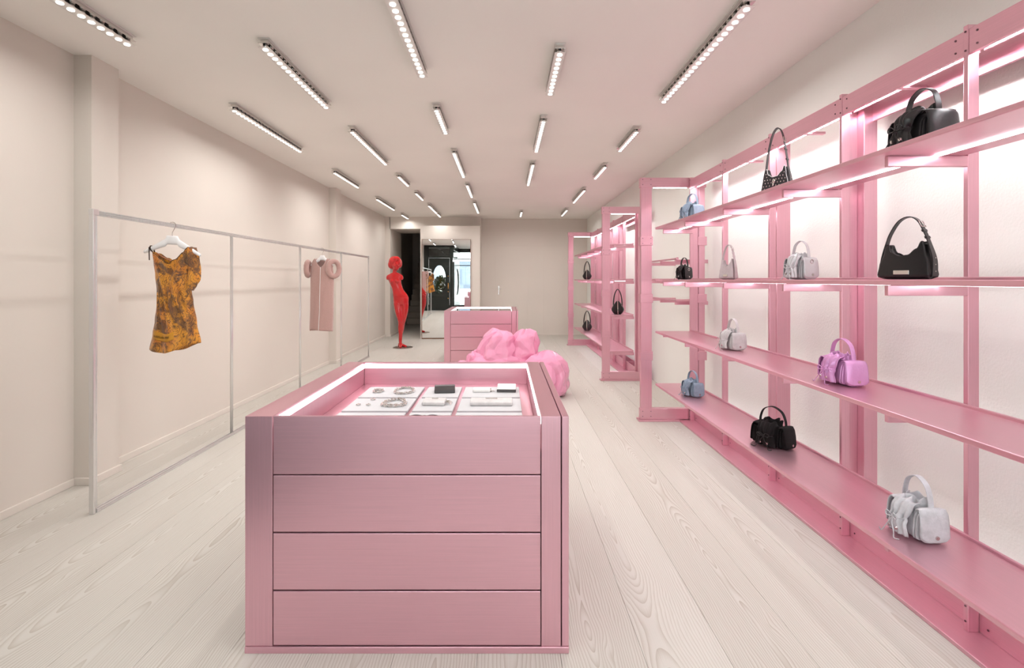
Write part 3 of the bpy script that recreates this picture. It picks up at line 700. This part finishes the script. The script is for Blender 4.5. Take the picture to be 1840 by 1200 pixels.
MB().cyl((0.02, 0.01, 0), (0.02, 0.01, 0.008), 0.205, seg=48).build('base', 'mstand', man, bevel=0.002)
MB().tube([mp(262, 655, -0.085), mp(240, 664, -0.112), mp(205, 668, -0.115), mp(165, 664, -0.09)], 0.004, 8).build('waist_seam', 'red', man, smooth=True)

# ------------------------------------------------------------------ pink crumpled vinyl seat
def crumple(me, amp, sc, seed, faces):
    """stiff vinyl: broad uneven bulges, then long flat facets meeting in soft-sharp folds"""
    off = Vector((seed*3.1, seed*1.7, seed*0.9)); ctr = sum((v.co for v in me.vertices), Vector())/len(me.vertices)
    nrm = [v.normal.copy() for v in me.vertices]; SQ = 0.42
    for v, nn in zip(me.vertices, nrm):
        p = v.co; dv_ = p-ctr; th = math.atan2(dv_.y, dv_.x)+1.1*noise.noise(p*2.4+off)
        fold = 1-abs(math.sin(th*3.0+dv_.z*1.5+seed))**0.7; m1 = max(0.0, noise.noise(p*3.0+off*1.3)+0.45)
        v.co = p+nn*amp*(1.3*noise.noise(p*sc+off)+1.0*noise.noise(p*sc*2.4-off)-2.0*fold*m1+0.5)
        v.co.z *= SQ
    me.materials.clear(); o = link('tmp', me)
    d = o.modifiers.new('d', 'DECIMATE'); d.ratio = faces/max(1, len(me.polygons)*2)
    q = o.modifiers.new('q', 'SUBSURF'); q.subdivision_type = 'SIMPLE'; q.levels = q.render_levels = 3
    w_ = o.modifiers.new('w', 'SMOOTH'); w_.iterations = 3; w_.factor = 0.5
    dg = bpy.context.evaluated_depsgraph_get(); dg.update()
    res = bpy.data.meshes.new_from_object(o.evaluated_get(dg)); bpy.data.objects.remove(o); bpy.data.meshes.remove(me)
    for v in res.vertices: v.co.z = max(0.004, v.co.z/SQ)
    return res
pouf = thing('crumpled_seat', 'low lounge seat of crumpled glossy pink vinyl behind the near counter', 'seat', (0.10, 6.05, 0))
def puff(name, balls, seed, vox=0.016, amp=0.024, sc=3.6, faces=620):
    m = MB()
    for c, rx, ry, rz in balls: m.ball(c, rx, ry, rz, 24)
    me = crumple(voxel(m, vox, 5, name), amp, sc, seed, faces); me.name = name
    me.materials.clear(); me.materials.append(M['vinyl'])
    me.polygons.foreach_set('use_smooth', [True]*len(me.polygons))
    return link(name, me, pouf)
puff('seat_cushion', [((-0.10, 0.05, 0.20), 0.55, 0.42, 0.24), ((-0.35, 0.0, 0.22), 0.33, 0.34, 0.24), ((0.10, -0.2, 0.16), 0.34, 0.28, 0.2)], 1, 0.014, 0.030, 3.4)
puff('arm_bag', [((0.44, -0.16, 0.24), 0.235, 0.30, 0.27), ((0.45, -0.14, 0.14), 0.235, 0.28, 0.16), ((0.30, -0.05, 0.36), 0.24, 0.26, 0.12)], 2, 0.012, 0.030, 3.2)
puff('back_pillow', [((-0.20, -0.02, 0.50), 0.235, 0.21, 0.27), ((-0.16, 0.0, 0.58), 0.19, 0.18, 0.19), ((-0.14, -0.06, 0.34), 0.27, 0.20, 0.16)], 3, 0.010, 0.034, 3.8)
puff('back_pillow', [((0.14, 0.02, 0.50), 0.16, 0.17, 0.26), ((0.18, 0.03, 0.62), 0.13, 0.13, 0.13), ((0.14, 0.0, 0.36), 0.19, 0.17, 0.14)], 5, 0.010, 0.030, 4.2)
puff('corner_fold', [((-0.47, -0.05, 0.42), 0.11, 0.12, 0.10), ((-0.52, -0.1, 0.30), 0.20, 0.16, 0.08)], 8, 0.011, 0.026, 4.5)

# ------------------------------------------------------------------ garments on hangers
def hanger(parent_label, label, x, y, w, tilt=0.0, drop=0.075):
    H = thing('clothes_hanger', label, 'hanger', (x, y, RT-0.02))
    hook = [(0, -0.012, -0.075)]+[(0, -0.012, -0.05)]
    hook = [Vector((0, 0.0, -drop-0.02)), Vector((0, 0.0, -drop+0.02)), Vector((0.012, 0, -0.030))]
    hook += [Vector((0.024*math.cos(a), 0, 0.024*math.sin(a))) for a in [math.radians(t) for t in (-30, 0, 40, 80, 120, 160, 190)]]
    MB().tube(catmull(hook, 4), 0.0025, 8).build('hook', 'steel', H, smooth=True)
    z0 = -drop
    def arm(t):     # t in [-1,1] -> centre z and half height
        a = abs(t); q = max(0, (a-0.17)/0.83); z = z0-0.048-0.085*q**1.05+tilt*t; hh = 0.019*(1-q)**0.9+0.011
        if a < 0.22: hh = 0.033; z = z0-0.034+tilt*t
        return z, hh
    r_ = []
    for k in range(33):
        t = -1+k/16; z, hh = arm(t); hw = 0.010+0.004*abs(t)
        r_.append([Vector((t*w/2, hw*math.cos(q), z+hh*math.sin(q))) for q in [2*PI*i/12 for i in range(12)]])
    MB().loft(r_).build('body', 'white', H, smooth=True)
    return H
GX, GY = -2.465, 3.585
hanger('', 'white hanger carrying the orange printed dress', GX, GY, 0.41, -0.012)
UD = 0.000892; TOPZ = EYE+(VY-390)*GY/F
def dz(v): return TOPZ-v*UD
def dx(u): return (u-345)*UD
dress = thing('dress', 'short orange and brown printed satin dress with a draped neckline, on the rail', 'dress', (GX, GY, 0))
LEFT = [(285, 180), (380, 190), (480, 205), (600, 219), (740, 216), (860, 203), (970, 184), (1100, 158)]
RIGHT = [(245, 512), (300, 508), (400, 505), (500, 500), (610, 502), (700, 516), (880, 546), (1045, 580)]
NECK = [(0, 287), (0.12, 305), (0.3, 348), (0.50, 385), (0.66, 352), (0.82, 292), (0.93, 250), (1.0, 246)]
HEM = [(0, 1096), (0.4, 1118), (1.0, 1045)]
def dress_pt(s, t, side):
    top = interp(NECK, s)-(14 if side > 0 else 0)*math.sin(PI*s); v = top+(interp(HEM, s)-top)*t
    l, r = interp(LEFT, v), interp(RIGHT, v); u = l+(r-l)*s
    g = math.sin(PI*min(1, max(0, s)))**0.6; dep = 0.075*g*(0.55+0.6*t)
    fold = 0.012*math.sin(s*17+t*5+2*math.sin(3*t))*t*g+0.010*noise.noise(Vector((s*4, t*5, side*3)))*g
    if side < 0:    # cowl drape folds on the bodice
        d = abs(s-0.45); fold += 0.010*math.sin(26*(t+0.30*d*d*4)+1)*max(0, 1-t*2.2)*g
        fold += 0.012*math.sin(40*(s-0.5*t)+2)*max(0, 1-abs(t-0.5)*3)*g
    return Vector((dx(u), side*(dep+fold*(1 if side < 0 else 0.7)), dz(v)))
bd = MB(); N_, T_ = 56, 60
bd.sheet(lambda i, j: dress_pt(i, j, -1), N_, T_); bd.sheet(lambda i, j: dress_pt(i, j, 1), N_, T_)
bmesh.ops.remove_doubles(bd.b, verts=bd.b.verts, dist=0.0006)
bd.build('skirt_and_bodice', 'print', dress, smooth=True, solid=0.002)
# satin edge binding of the neckline, lining fold, one tied strap and the draped sleeve
MB().tube([dress_pt(s/30, 0.004, -1)+Vector((0, -0.001, 0)) for s in range(31)], 0.0022, 6).build('neck_binding', 'ink', dress, smooth=True)
MB().sheet(lambda i, j: Vector((dx(205+i*165), 0.012-0.03*math.sin(PI*i), dz(300+i*82-j*(10+26*math.sin(PI*i))+j*j*30*math.sin(PI*i)))), 20, 5).build('lining_fold', 'lining', dress, smooth=True, solid=0.002)
def sleeve(i, j):
    a = i*PI; v = 250+j*360; out = interp([(250, 515), (330, 545), (430, 553), (520, 556), (570, 530), (612, 503)], v); inn = interp([(250, 505), (300, 503), (612, 498)], v)
    u = inn+(out-inn)*math.sin(a/1.0*0.5+0) if i < 1 else out
    return Vector((dx(u), -0.045*math.cos(a*0.9)*(1-0.3*j)-0.006*math.sin(9*j+6*i), dz(v)))
MB().sheet(sleeve, 14, 26).build('draped_sleeve', 'print', dress, smooth=True, solid=0.003)
ribs = MB(); ribbon(ribs, catmull([(dx(186), -0.004, dz(292)), (dx(172), -0.016, dz(262)), (dx(168), 0.0, dz(236)), (dx(176), 0.016, dz(262)), (dx(190), 0.008, dz(290))], 6), (1, 0.1, 0), 0.010, 0.002)
ribbon(ribs, [(dx(166), -0.018, dz(250)), (dx(170), -0.022, dz(300)), (dx(170), -0.02, dz(358))], (1, 0, 0), 0.007, 0.002)
ribs.build('tied_strap', 'ink', dress)
MB().sheet(lambda i, j: dress_pt(0.11+i*0.50, 0.79+j*0.085, -1)+Vector((0, -0.0035, 0)), 24, 4).build('printed_banner', 'band', dress, smooth=True, solid=0.0008)
tx = bpy.data.curves.new('lettering', 'FONT'); tx.body = 'ockholm 996'; tx.size = 0.034; tx.extrude = 0.0004; tx.shear = 0.35; tx.resolution_u = 3
to = link('tmp_text', tx); dg = bpy.context.evaluated_depsgraph_get(); dg.update(); tm = bpy.data.meshes.new_from_object(to.evaluated_get(dg)); bpy.data.objects.remove(to)
tw = max(v.co.x for v in tm.vertices)
for v_ in tm.vertices:
    s = 0.135+0.40*v_.co.x/tw; t = 0.853-v_.co.y*0.9/0.78-0.012*(v_.co.x/tw)
    v_.co = dress_pt(s, t, -1)+Vector((0, -0.0048-v_.co.z, 0))
tm.materials.clear(); tm.materials.append(M['ink']); link('lettering', tm, dress)

KX, KY = -2.465, 6.52; UK = KY/F/5.714; KZ = EYE+(VY-430)*KY/F
hanger('', 'white hanger carrying the dusty pink knit dress', KX, KY, 0.30, 0.0)
kd = thing('dress', 'dusty pink knitted zip dress with puffed ring sleeves, on the rail', 'dress', (KX, KY, 0))
def kx(u): return (u-285)*UK
def kz(v): return KZ-v*UK
KL = [(200, 195), (260, 175), (400, 166), (700, 163), (925, 157)]; KR = [(200, 372), (260, 392), (400, 402), (700, 400), (940, 394)]
def knit_pt(s, t, side):
    top = interp([(0, 215), (0.12, 198), (0.5, 285 if side < 0 else 215), (0.88, 198), (1, 222)], s); v = top+((918+24*s if side < 0 else 938+6*s)-top)*t
    u = interp(KL, v)+(interp(KR, v)-interp(KL, v))*s; g = math.sin(PI*s)**0.55
    return Vector((kx(u), side*(0.085*g*(0.6+0.4*t))+0.006*noise.noise(Vector((s*5, t*6, side)))*g, kz(v)))
bk = MB(); bk.sheet(lambda i, j: knit_pt(i, j, -1), 40, 50); bk.sheet(lambda i, j: knit_pt(i, j, 1), 40, 50)
bmesh.ops.remove_doubles(bk.b, verts=bk.b.verts, dist=0.0006)
bk.build('knit_body', 'knit', kd, smooth=True, solid=0.006)
ribbon(MB(), [knit_pt(0.49, t/20, -1)+Vector((0, -0.006, 0)) for t in range(21)], (1, 0, 0), 0.0065, 0.003).build('zip', 'zip', kd)
for u, ru, rv, rt, yaw in ((142, 20, 70, 25, 0.25), (405, 28, 78, 26, -0.65)):
    c = Vector((kx(u), -0.01, kz(302))); Rz = Matrix.Rotation(yaw, 3, 'Z'); pts = []
    for k in range(28):
        a = 2*PI*k/28; pts.append(c+Rz @ Vector((0.012*math.cos(a), 0.075*math.cos(a), rv*UK*math.sin(a))))
    MB().tube(pts, [rt*UK*(1+0.05*math.sin(9*k)) for k in range(28)], 14, True).build('ring_sleeve', 'knit', kd, smooth=True)

# ------------------------------------------------------------------ handbags
def sbox(mb, c, lx, ly, lz, p=4.0, n=10, fn=None):
    """soft superellipsoid box, bottom at c.z"""
    t = bmesh.new(); bmesh.ops.create_cube(t, size=2.0)
    bmesh.ops.subdivide_edges(t, edges=t.edges[:], cuts=n, use_grid_fill=True)
    t.verts.ensure_lookup_table(); mp_ = {v.index: mb.b.verts.new(v.co) for v in t.verts}
    for f in t.faces: mb.b.faces.new([mp_[v.index] for v in f.verts])
    seen = list(mp_.values()); t.free()
    for v in seen:
        d = v.co; k = (abs(d.x)**p+abs(d.y)**p+abs(d.z)**p)**(-1/p)
        q = Vector((d.x*k*lx/2, d.y*k*ly/2, d.z*k*lz/2+lz/2))
        if fn: q = fn(q)
        v.co = q+Vector(c)
    return mb
def view_angle(x, y, phi):
    """z rotation so that the camera sees the bag's front (-Y) turned by phi towards its right end"""
    th = math.atan2(-y, -x)           # direction to the camera
    return th-(-PI/2+math.radians(phi))
def bag_root(name, label, px, z, phi, scale, bx=1.625, group='handbags on the pink shelves'):
    y = bx*F/(px-VX)
    return thing(name, label, 'handbag', (bx, y, z+0.0006), view_angle(bx, y, phi), group, scale)

def gathered_bag(label, px, z, phi, mat, scale=1.0, bx=1.625, hard='steel', inner=None, seed=1, ring=False, lace=None, xf=0.7):
    R = bag_root('handbag', label, px, z, phi, scale, bx); R.scale.x *= xf; rn = random.Random(seed); lace = lace or mat; inner = inner or mat
    def soft(q):
        k = q.z/0.13; return Vector((q.x*(1-0.06*k), q.y*(1-0.28*k*k), q.z+0.006*math.sin(q.x*40)*k))
    sbox(MB(), (0, 0.004, 0.0), 0.165, 0.105, 0.128, 4.5, 9, soft).build('body', mat, R, smooth=True)
    # accordion gussets
    for s in (-1, 1):
        for q in range(2): sbox(MB(), (s*(0.066+q*0.016), -0.004, 0.003), 0.011, 0.108-0.004*q, 0.112, 5, 5, lambda c: Vector((c.x, c.y*(1-0.25*(c.z/0.112)), c.z))).build('gusset', mat, R, smooth=True)
    # end pockets with flap and snap
    for s in (-1, 1):
        sbox(MB(), (s*0.108, 0.004, 0.002), 0.036, 0.104, 0.112, 4.5, 7, lambda c: Vector((c.x-s*0.10*c.z*0.3, c.y*(1-0.12*c.z/0.112), c.z))).build('end_pocket', mat, R, smooth=True)
        path = catmull([(0.072, 0.129), (0.098, 0.134), (0.120, 0.122), (0.130, 0.085), (0.134, 0.045), (0.136, 0.012)], 6)
        def flap(i, j):
            a = 2*i-1; jj = j*(1-0.10*abs(a)**6); k = jj*(len(path)-1); i0 = min(int(k), len(path)-2); p = path[i0].lerp(path[i0+1], k-i0)
            wv = 0.058*(0.86+0.14*min(1, jj*2.2))-0.006*(1 if jj > 0.93 else 0)
            return Vector((s*(p.x-0.010*abs(a)**3*(jj > 0.3)), 0.004+a*wv, p.y-0.006*abs(a)**3*(1-jj)))
        fo = MB().sheet(flap, 16, 22).build('end_flap', mat, R, smooth=True, solid=0.0034)
        MB().cyl((s*0.1335, 0.004, 0.030), (s*0.1415, 0.004, 0.030), 0.0085, 0.0075, 14).cyl((s*0.141, 0.004, 0.030), (s*0.1425, 0.004, 0.030), 0.003, seg=10).build('snap', hard, fo)
        if ring: MB().tube([(s*0.128, 0.004+0.012*math.cos(2*PI*k/16), 0.108+0.012*math.sin(2*PI*k/16)) for k in range(16)], 0.003, 6, True).build('ring', hard, R, smooth=True)
    # front: gathered flap pinched by a drawstring
    fp = catmull([(-0.030, 0.150), (-0.052, 0.146), (-0.066, 0.122), (-0.070, 0.094), (-0.074, 0.076), (-0.084, 0.052), (-0.086, 0.012)], 6)
    def front(i, j):
        a = 2*i-1; k = j*(len(fp)-1); i0 = min(int(k), len(fp)-2); p = fp[i0].lerp(fp[i0+1], k-i0)
        wd = interp([(0, 0.066), (0.35, 0.062), (0.60, 0.047), (0.70, 0.056), (1, 0.072)], j)
        pin = math.exp(-((j-0.62)/0.10)**2); ruf = math.sin(a*13+seed)*(0.004+0.006*pin)*(0.4+0.6*(j > 0.1))+0.010*noise.noise(Vector((a*2.5, j*4, seed)))
        top = math.exp(-(j/0.10)**2)
        return Vector((a*wd, p.x-0.014*(1-a*a)*math.sin(PI*min(1, j*1.02))-ruf+0.010*abs(a)**3, p.y+top*0.010*math.sin(a*8+seed*2)-0.010*a*a*(1-j)))
    MB().sheet(front, 40, 30).build('front_flap', mat, R, smooth=True, solid=0.003)
    def collar(i, j):
        a = 2*PI*i; rx, ry = 0.058, 0.034; wv = 0.010*math.sin(4*a+seed)+0.006*math.sin(7*a)
        return Vector((math.cos(a)*(rx+wv*j), 0.006+math.sin(a)*(ry+wv*j), 0.110+j*0.048+0.009*j*math.sin(5*a+seed)))
    MB().sheet(collar, 48, 8).build('gathered_collar', mat, R, smooth=True, solid=0.003)
    MB().sheet(lambda i, j: Vector((math.cos(2*PI*i)*0.055*j, 0.006+math.sin(2*PI*i)*0.032*j, 0.130)), 20, 4).build('opening', inner, R)
    # drawstring bow
    yb = -0.097; m = MB()
    for s in (-1, 1):
        m.tube(catmull([(0, yb, 0.076), (s*0.020, yb-0.010, 0.092), (s*0.042, yb-0.006, 0.086), (s*0.034, yb-0.008, 0.072), (s*0.004, yb-0.002, 0.074)], 5), 0.0022, 6)
        m.tube(catmull([(0, yb, 0.076), (s*0.012, yb-0.010, 0.052), (s*(0.030+0.01*rn.random()), yb-0.016, 0.022), (s*0.048, yb-0.022, 0.0035), (s*0.075-0.01, yb-0.010, 0.0025)], 5), 0.0021, 6)
    m.ball((0, yb-0.001, 0.076), 0.0055, seg=10)
    m.tube(catmull([(-0.050, -0.078, 0.078), (-0.02, -0.092, 0.075), (0.02, -0.092, 0.075), (0.050, -0.078, 0.078)], 5), 0.002, 6)
    m.build('drawstring', lace, R, smooth=True)
    for sx in (-0.02, 0.03): MB().cyl((sx, -0.098, 0.036), (sx, -0.1045, 0.035), 0.0075, 0.0068, 14).build('snap', hard, R)
    # handle
    pts = catmull([(-0.092, 0.006, 0.118), (-0.088, 0.006, 0.165), (-0.062, 0.006, 0.214), (0, 0.006, 0.237), (0.062, 0.006, 0.214), (0.088, 0.006, 0.165), (0.092, 0.006, 0.118)], 8)
    ribbon(MB(), pts, (0, 1, 0), 0.023, 0.0042).build('handle', mat, R, bevel=0.0012)
    return R

def hobo_bag(label, px, z, phi, mat, scale=1.0, bx=1.625, stud=False, plate='silver', edge=None, xf=0.85, tall=1.0):
    R = bag_root('shoulder_bag', label, px, z+0.003, phi, scale, bx); R.scale.x *= xf
    wid = lambda k: interp([(0, 0.088), (0.10, 0.097), (0.35, 0.092), (0.75, 0.076), (1.0, 0.068)], k)
    topz = lambda s: interp([(-1, 0.140), (-0.9, 0.142), (-0.62, 0.108), (-0.2, 0.094), (0.2, 0.097), (0.6, 0.120), (0.92, 0.150), (1, 0.148)], s)
    def pt(i, j, side):
        s = 2*i-1; zt = topz(s); zz = zt*j; k = zz/0.15; x = s*wid(k)
        edge_ = (1-abs(s)**4); dep = (0.036*(1-0.55*k)+0.004*edge_)*(1-0.02*abs(s))
        round_ = min(1, zz/0.012); dep *= math.sqrt(max(0.0, 1-(1-round_)**2)) if zz < 0.012 else 1
        return Vector((x, side*dep, zz))
    m = MB()
    m.sheet(lambda i, j: pt(i, j, -1), 28, 16); m.sheet(lambda i, j: pt(i, j, 1), 28, 16)
    for e in (0, 1):       # gussets between the two leather faces, pulled inwards
        m.sheet(lambda i, j: pt(e, j, -1).lerp(pt(e, j, 1), i)+Vector(((-1 if e else 1)*0.016*math.sin(PI*i), 0, 0)), 8, 16)
    m.sheet(lambda i, j: pt(i, 0.93, -1).lerp(pt(i, 0.93, 1), j), 28, 2)
    bmesh.ops.remove_doubles(m.b, verts=m.b.verts, dist=0.0005)
    m.build('body', mat, R, smooth=True, solid=0.003)
    st_ = catmull([(-0.095, 0, 0.010), (-0.094, 0, 0.075), (-0.077, 0, 0.145), (-0.060, 0, 0.190), (-0.028, 0, 0.236), (0.010, 0, 0.250), (0.042, 0, 0.232), (0.066, 0, 0.185), (0.082, 0, 0.140), (0.100, 0, 0.075), (0.100, 0, 0.010)], 8)
    st_ = [Vector((p.x, p.y, p.z if p.z < 0.145 else 0.145+(p.z-0.145)*tall)) for p in st_]
    n = len(st_); wd = [0.024+0.016*max(0, abs(2*k/(n-1)-1)-0.55)/0.45 for k in range(n)]
    ribbon(MB(), st_, (0, 1, 0), wd, 0.004).build('strap', mat, R, bevel=0.0012)
    def on_strap(f):
        k = int(f*(n-1)); t_ = (st_[k+1]-st_[k-1]).normalized(); return st_[k], t_, Vector((-t_.z, 0, t_.x))
    c, t, nrm = on_strap(0.64)
    bk_ = [c+nrm*0.004+t*(0.013*a)+Vector((0, 0.015*b, 0)) for a, b in ((-1, -1), (-1, 1), (1, 1), (1, -1))]
    MB().tube(bk_, 0.002, 6, True).tube([c+nrm*0.004-t*0.012, c+nrm*0.006+t*0.013], 0.0015, 6).build('buckle', 'silver', R, smooth=True)
    for q in (0.69, 0.755):
        cc, tt, _ = on_strap(q)
        MB().box(-0.0042, 0.0042, -0.0145, 0.0145, -0.005, 0.005, Matrix.Rotation(math.atan2(tt.x, tt.z), 4, 'Y'), (0, 0, 0)).build('strap_keeper', mat, R, bevel=0.001, loc=cc)
    for q in range(3): MB().cyl((0.1005, 0, 0.03+q*0.026), (0.1035, 0, 0.03+q*0.026), 0.0024, seg=8).build('rivet', 'silver', R)
    if plate: MB().box(-0.030, 0.030, -0.0445, -0.038, 0.018, 0.035).build('name_plate', plate, R, bevel=0.0015)
    if edge:
        MB().tube([pt(k/28, 1, -1)+Vector((0, -0.001, 0.0005)) for k in range(29)]+[pt(1, 1-k/14, -1)+Vector((0.001, -0.001, 0)) for k in range(1, 14)], 0.002, 6).build('piping', edge, R, smooth=True)
    if stud:
        for r_ in range(7):
            for c_ in range(8):
                s = -0.86+c_*0.245+(0.12 if r_ % 2 else 0); zz = 0.012+r_*0.017
                if abs(s) < 0.93 and zz < topz(s)-0.012:
                    p = pt((s+1)/2, zz/topz(s), -1); MB().ball(p+Vector((0, -0.001, 0)), 0.0042, 0.003, 0.0042, 8).build('stud', 'silver', R, smooth=True)
        MB().ball((0.0, -0.042, 0.070), 0.012, 0.004, 0.010, 10).ball((-0.004, -0.042, 0.055), 0.006, 0.003, 0.012, 10).build('emblem', 'silver', R, smooth=True)
    return R

def pointed_bag(label, px, z, phi, scale, bx=1.62):
    R = bag_root('pointed_handbag', label, px, z, phi, scale, bx, 'dark pointed handbags by the back wall'); r_ = []
    for zz, hx, hy in ((0, 0.045, 0.040), (0.012, 0.062, 0.052), (0.05, 0.088, 0.066), (0.075, 0.092, 0.066), (0.12, 0.070, 0.050), (0.16, 0.042, 0.032), (0.185, 0.024, 0.020), (0.195, 0.012, 0.012)):
        r_.append([Vector((hx*abs(math.cos(a))**0.8*(1 if math.cos(a) >= 0 else -1), hy*abs(math.sin(a))**0.8*(1 if math.sin(a) >= 0 else -1), zz)) for a in [2*PI*k/24 for k in range(24)]])
    MB().loft(r_).build('body', 'sblk', R, smooth=True)
    ribbon(MB(), catmull([(0.012, -0.043, 0.002), (0.014, -0.062, 0.03), (0.014, -0.070, 0.06), (0.010, -0.056, 0.12), (0.005, -0.035, 0.165), (0, -0.018, 0.192)], 5), (1, 0, 0), 0.011, 0.004).build('zip', 'silver', R)
    for yy in (-0.022, 0.022):
        MB().tube(catmull([(-0.062, yy, 0.125), (-0.060, yy*0.9, 0.20), (-0.042, yy*0.6, 0.30), (0, yy*0.4, 0.365), (0.042, yy*0.6, 0.30), (0.060, yy*0.9, 0.20), (0.062, yy, 0.125)], 6), 0.0055, 8).build('handle', 'sblk', R, smooth=True)
    for s in (-1, 1): MB().tube([(s*0.060, -0.026+0.010*math.cos(2*PI*k/12), 0.130+0.012*math.sin(2*PI*k/12)) for k in range(12)], 0.002, 6, True).build('ring', 'silver', R, smooth=True)
    return R

Z1, Z2, Z3, Z4 = TOPS
gathered_bag('smooth black leather gathered handbag on the top shelf', 1655, Z1, 50, 'sblk', 1.0, seed=1, xf=0.78)
gathered_bag('blue-grey gathered handbag on the top shelf by the end frame', 1243, Z1, 48, 'blue', 1.02, seed=2, xf=0.68)
hobo_bag('black shoulder bag covered in silver studs on the top shelf', 1396, Z1, 22, 'studblk', 1.08, stud=True, plate=None, edge='piping', xf=0.72, tall=2.1)
hobo_bag('large smooth black shoulder bag with a silver name plate on the eye-level shelf', 1630, Z2, 26, 'sblk', 1.0, xf=0.92)
gathered_bag('shiny silver-grey gathered handbag on the eye-level shelf', 1438, Z2, 40, 'sgrey', 0.9, seed=3, ring=True, xf=0.58)
hobo_bag('small taupe shoulder bag on the eye-level shelf', 1309, Z2, 30, 'taupe', 1.0, edge=None, xf=0.56)
gathered_bag('tiny crinkled black handbag on the eye-level shelf', 1229, Z2, 42, 'cblk', 0.84, seed=4, ring=True, xf=0.5)
gathered_bag('pale grey gathered handbag on the shelf below eye level', 1316, Z3, 58, 'wgrey', 0.92, seed=5, xf=0.7)
gathered_bag('metallic orchid-pink gathered handbag on the shelf below eye level', 1512, Z3, 55, 'mauve', 0.90, hard='silver', inner='sblk', seed=6, xf=0.9)
gathered_bag('blue-grey gathered handbag on the lowest shelf', 1244, Z4, 55, 'blue', 0.90, seed=7, xf=0.8)
gathered_bag('black suede gathered handbag on the lowest shelf', 1388, Z4, 30, 'suede', 0.98, hard='silver', seed=8, lace='sblk', xf=0.88)
gathered_bag('distressed light grey gathered handbag with long laces on the lowest shelf', 1646, Z4, 48, 'lgrey', 0.97, seed=9, xf=0.66)
pointed_bag('dark pointed handbag on the eye-level shelf near the back wall', 1055, Z2, 20, 0.98)
pointed_bag('dark pointed handbag on the shelf below eye level near the end frame', 1110, Z3, 10, 0.98)
pointed_bag('dark pointed handbag on the lowest shelf near the back wall', 1055, Z4, 15, 1.05)
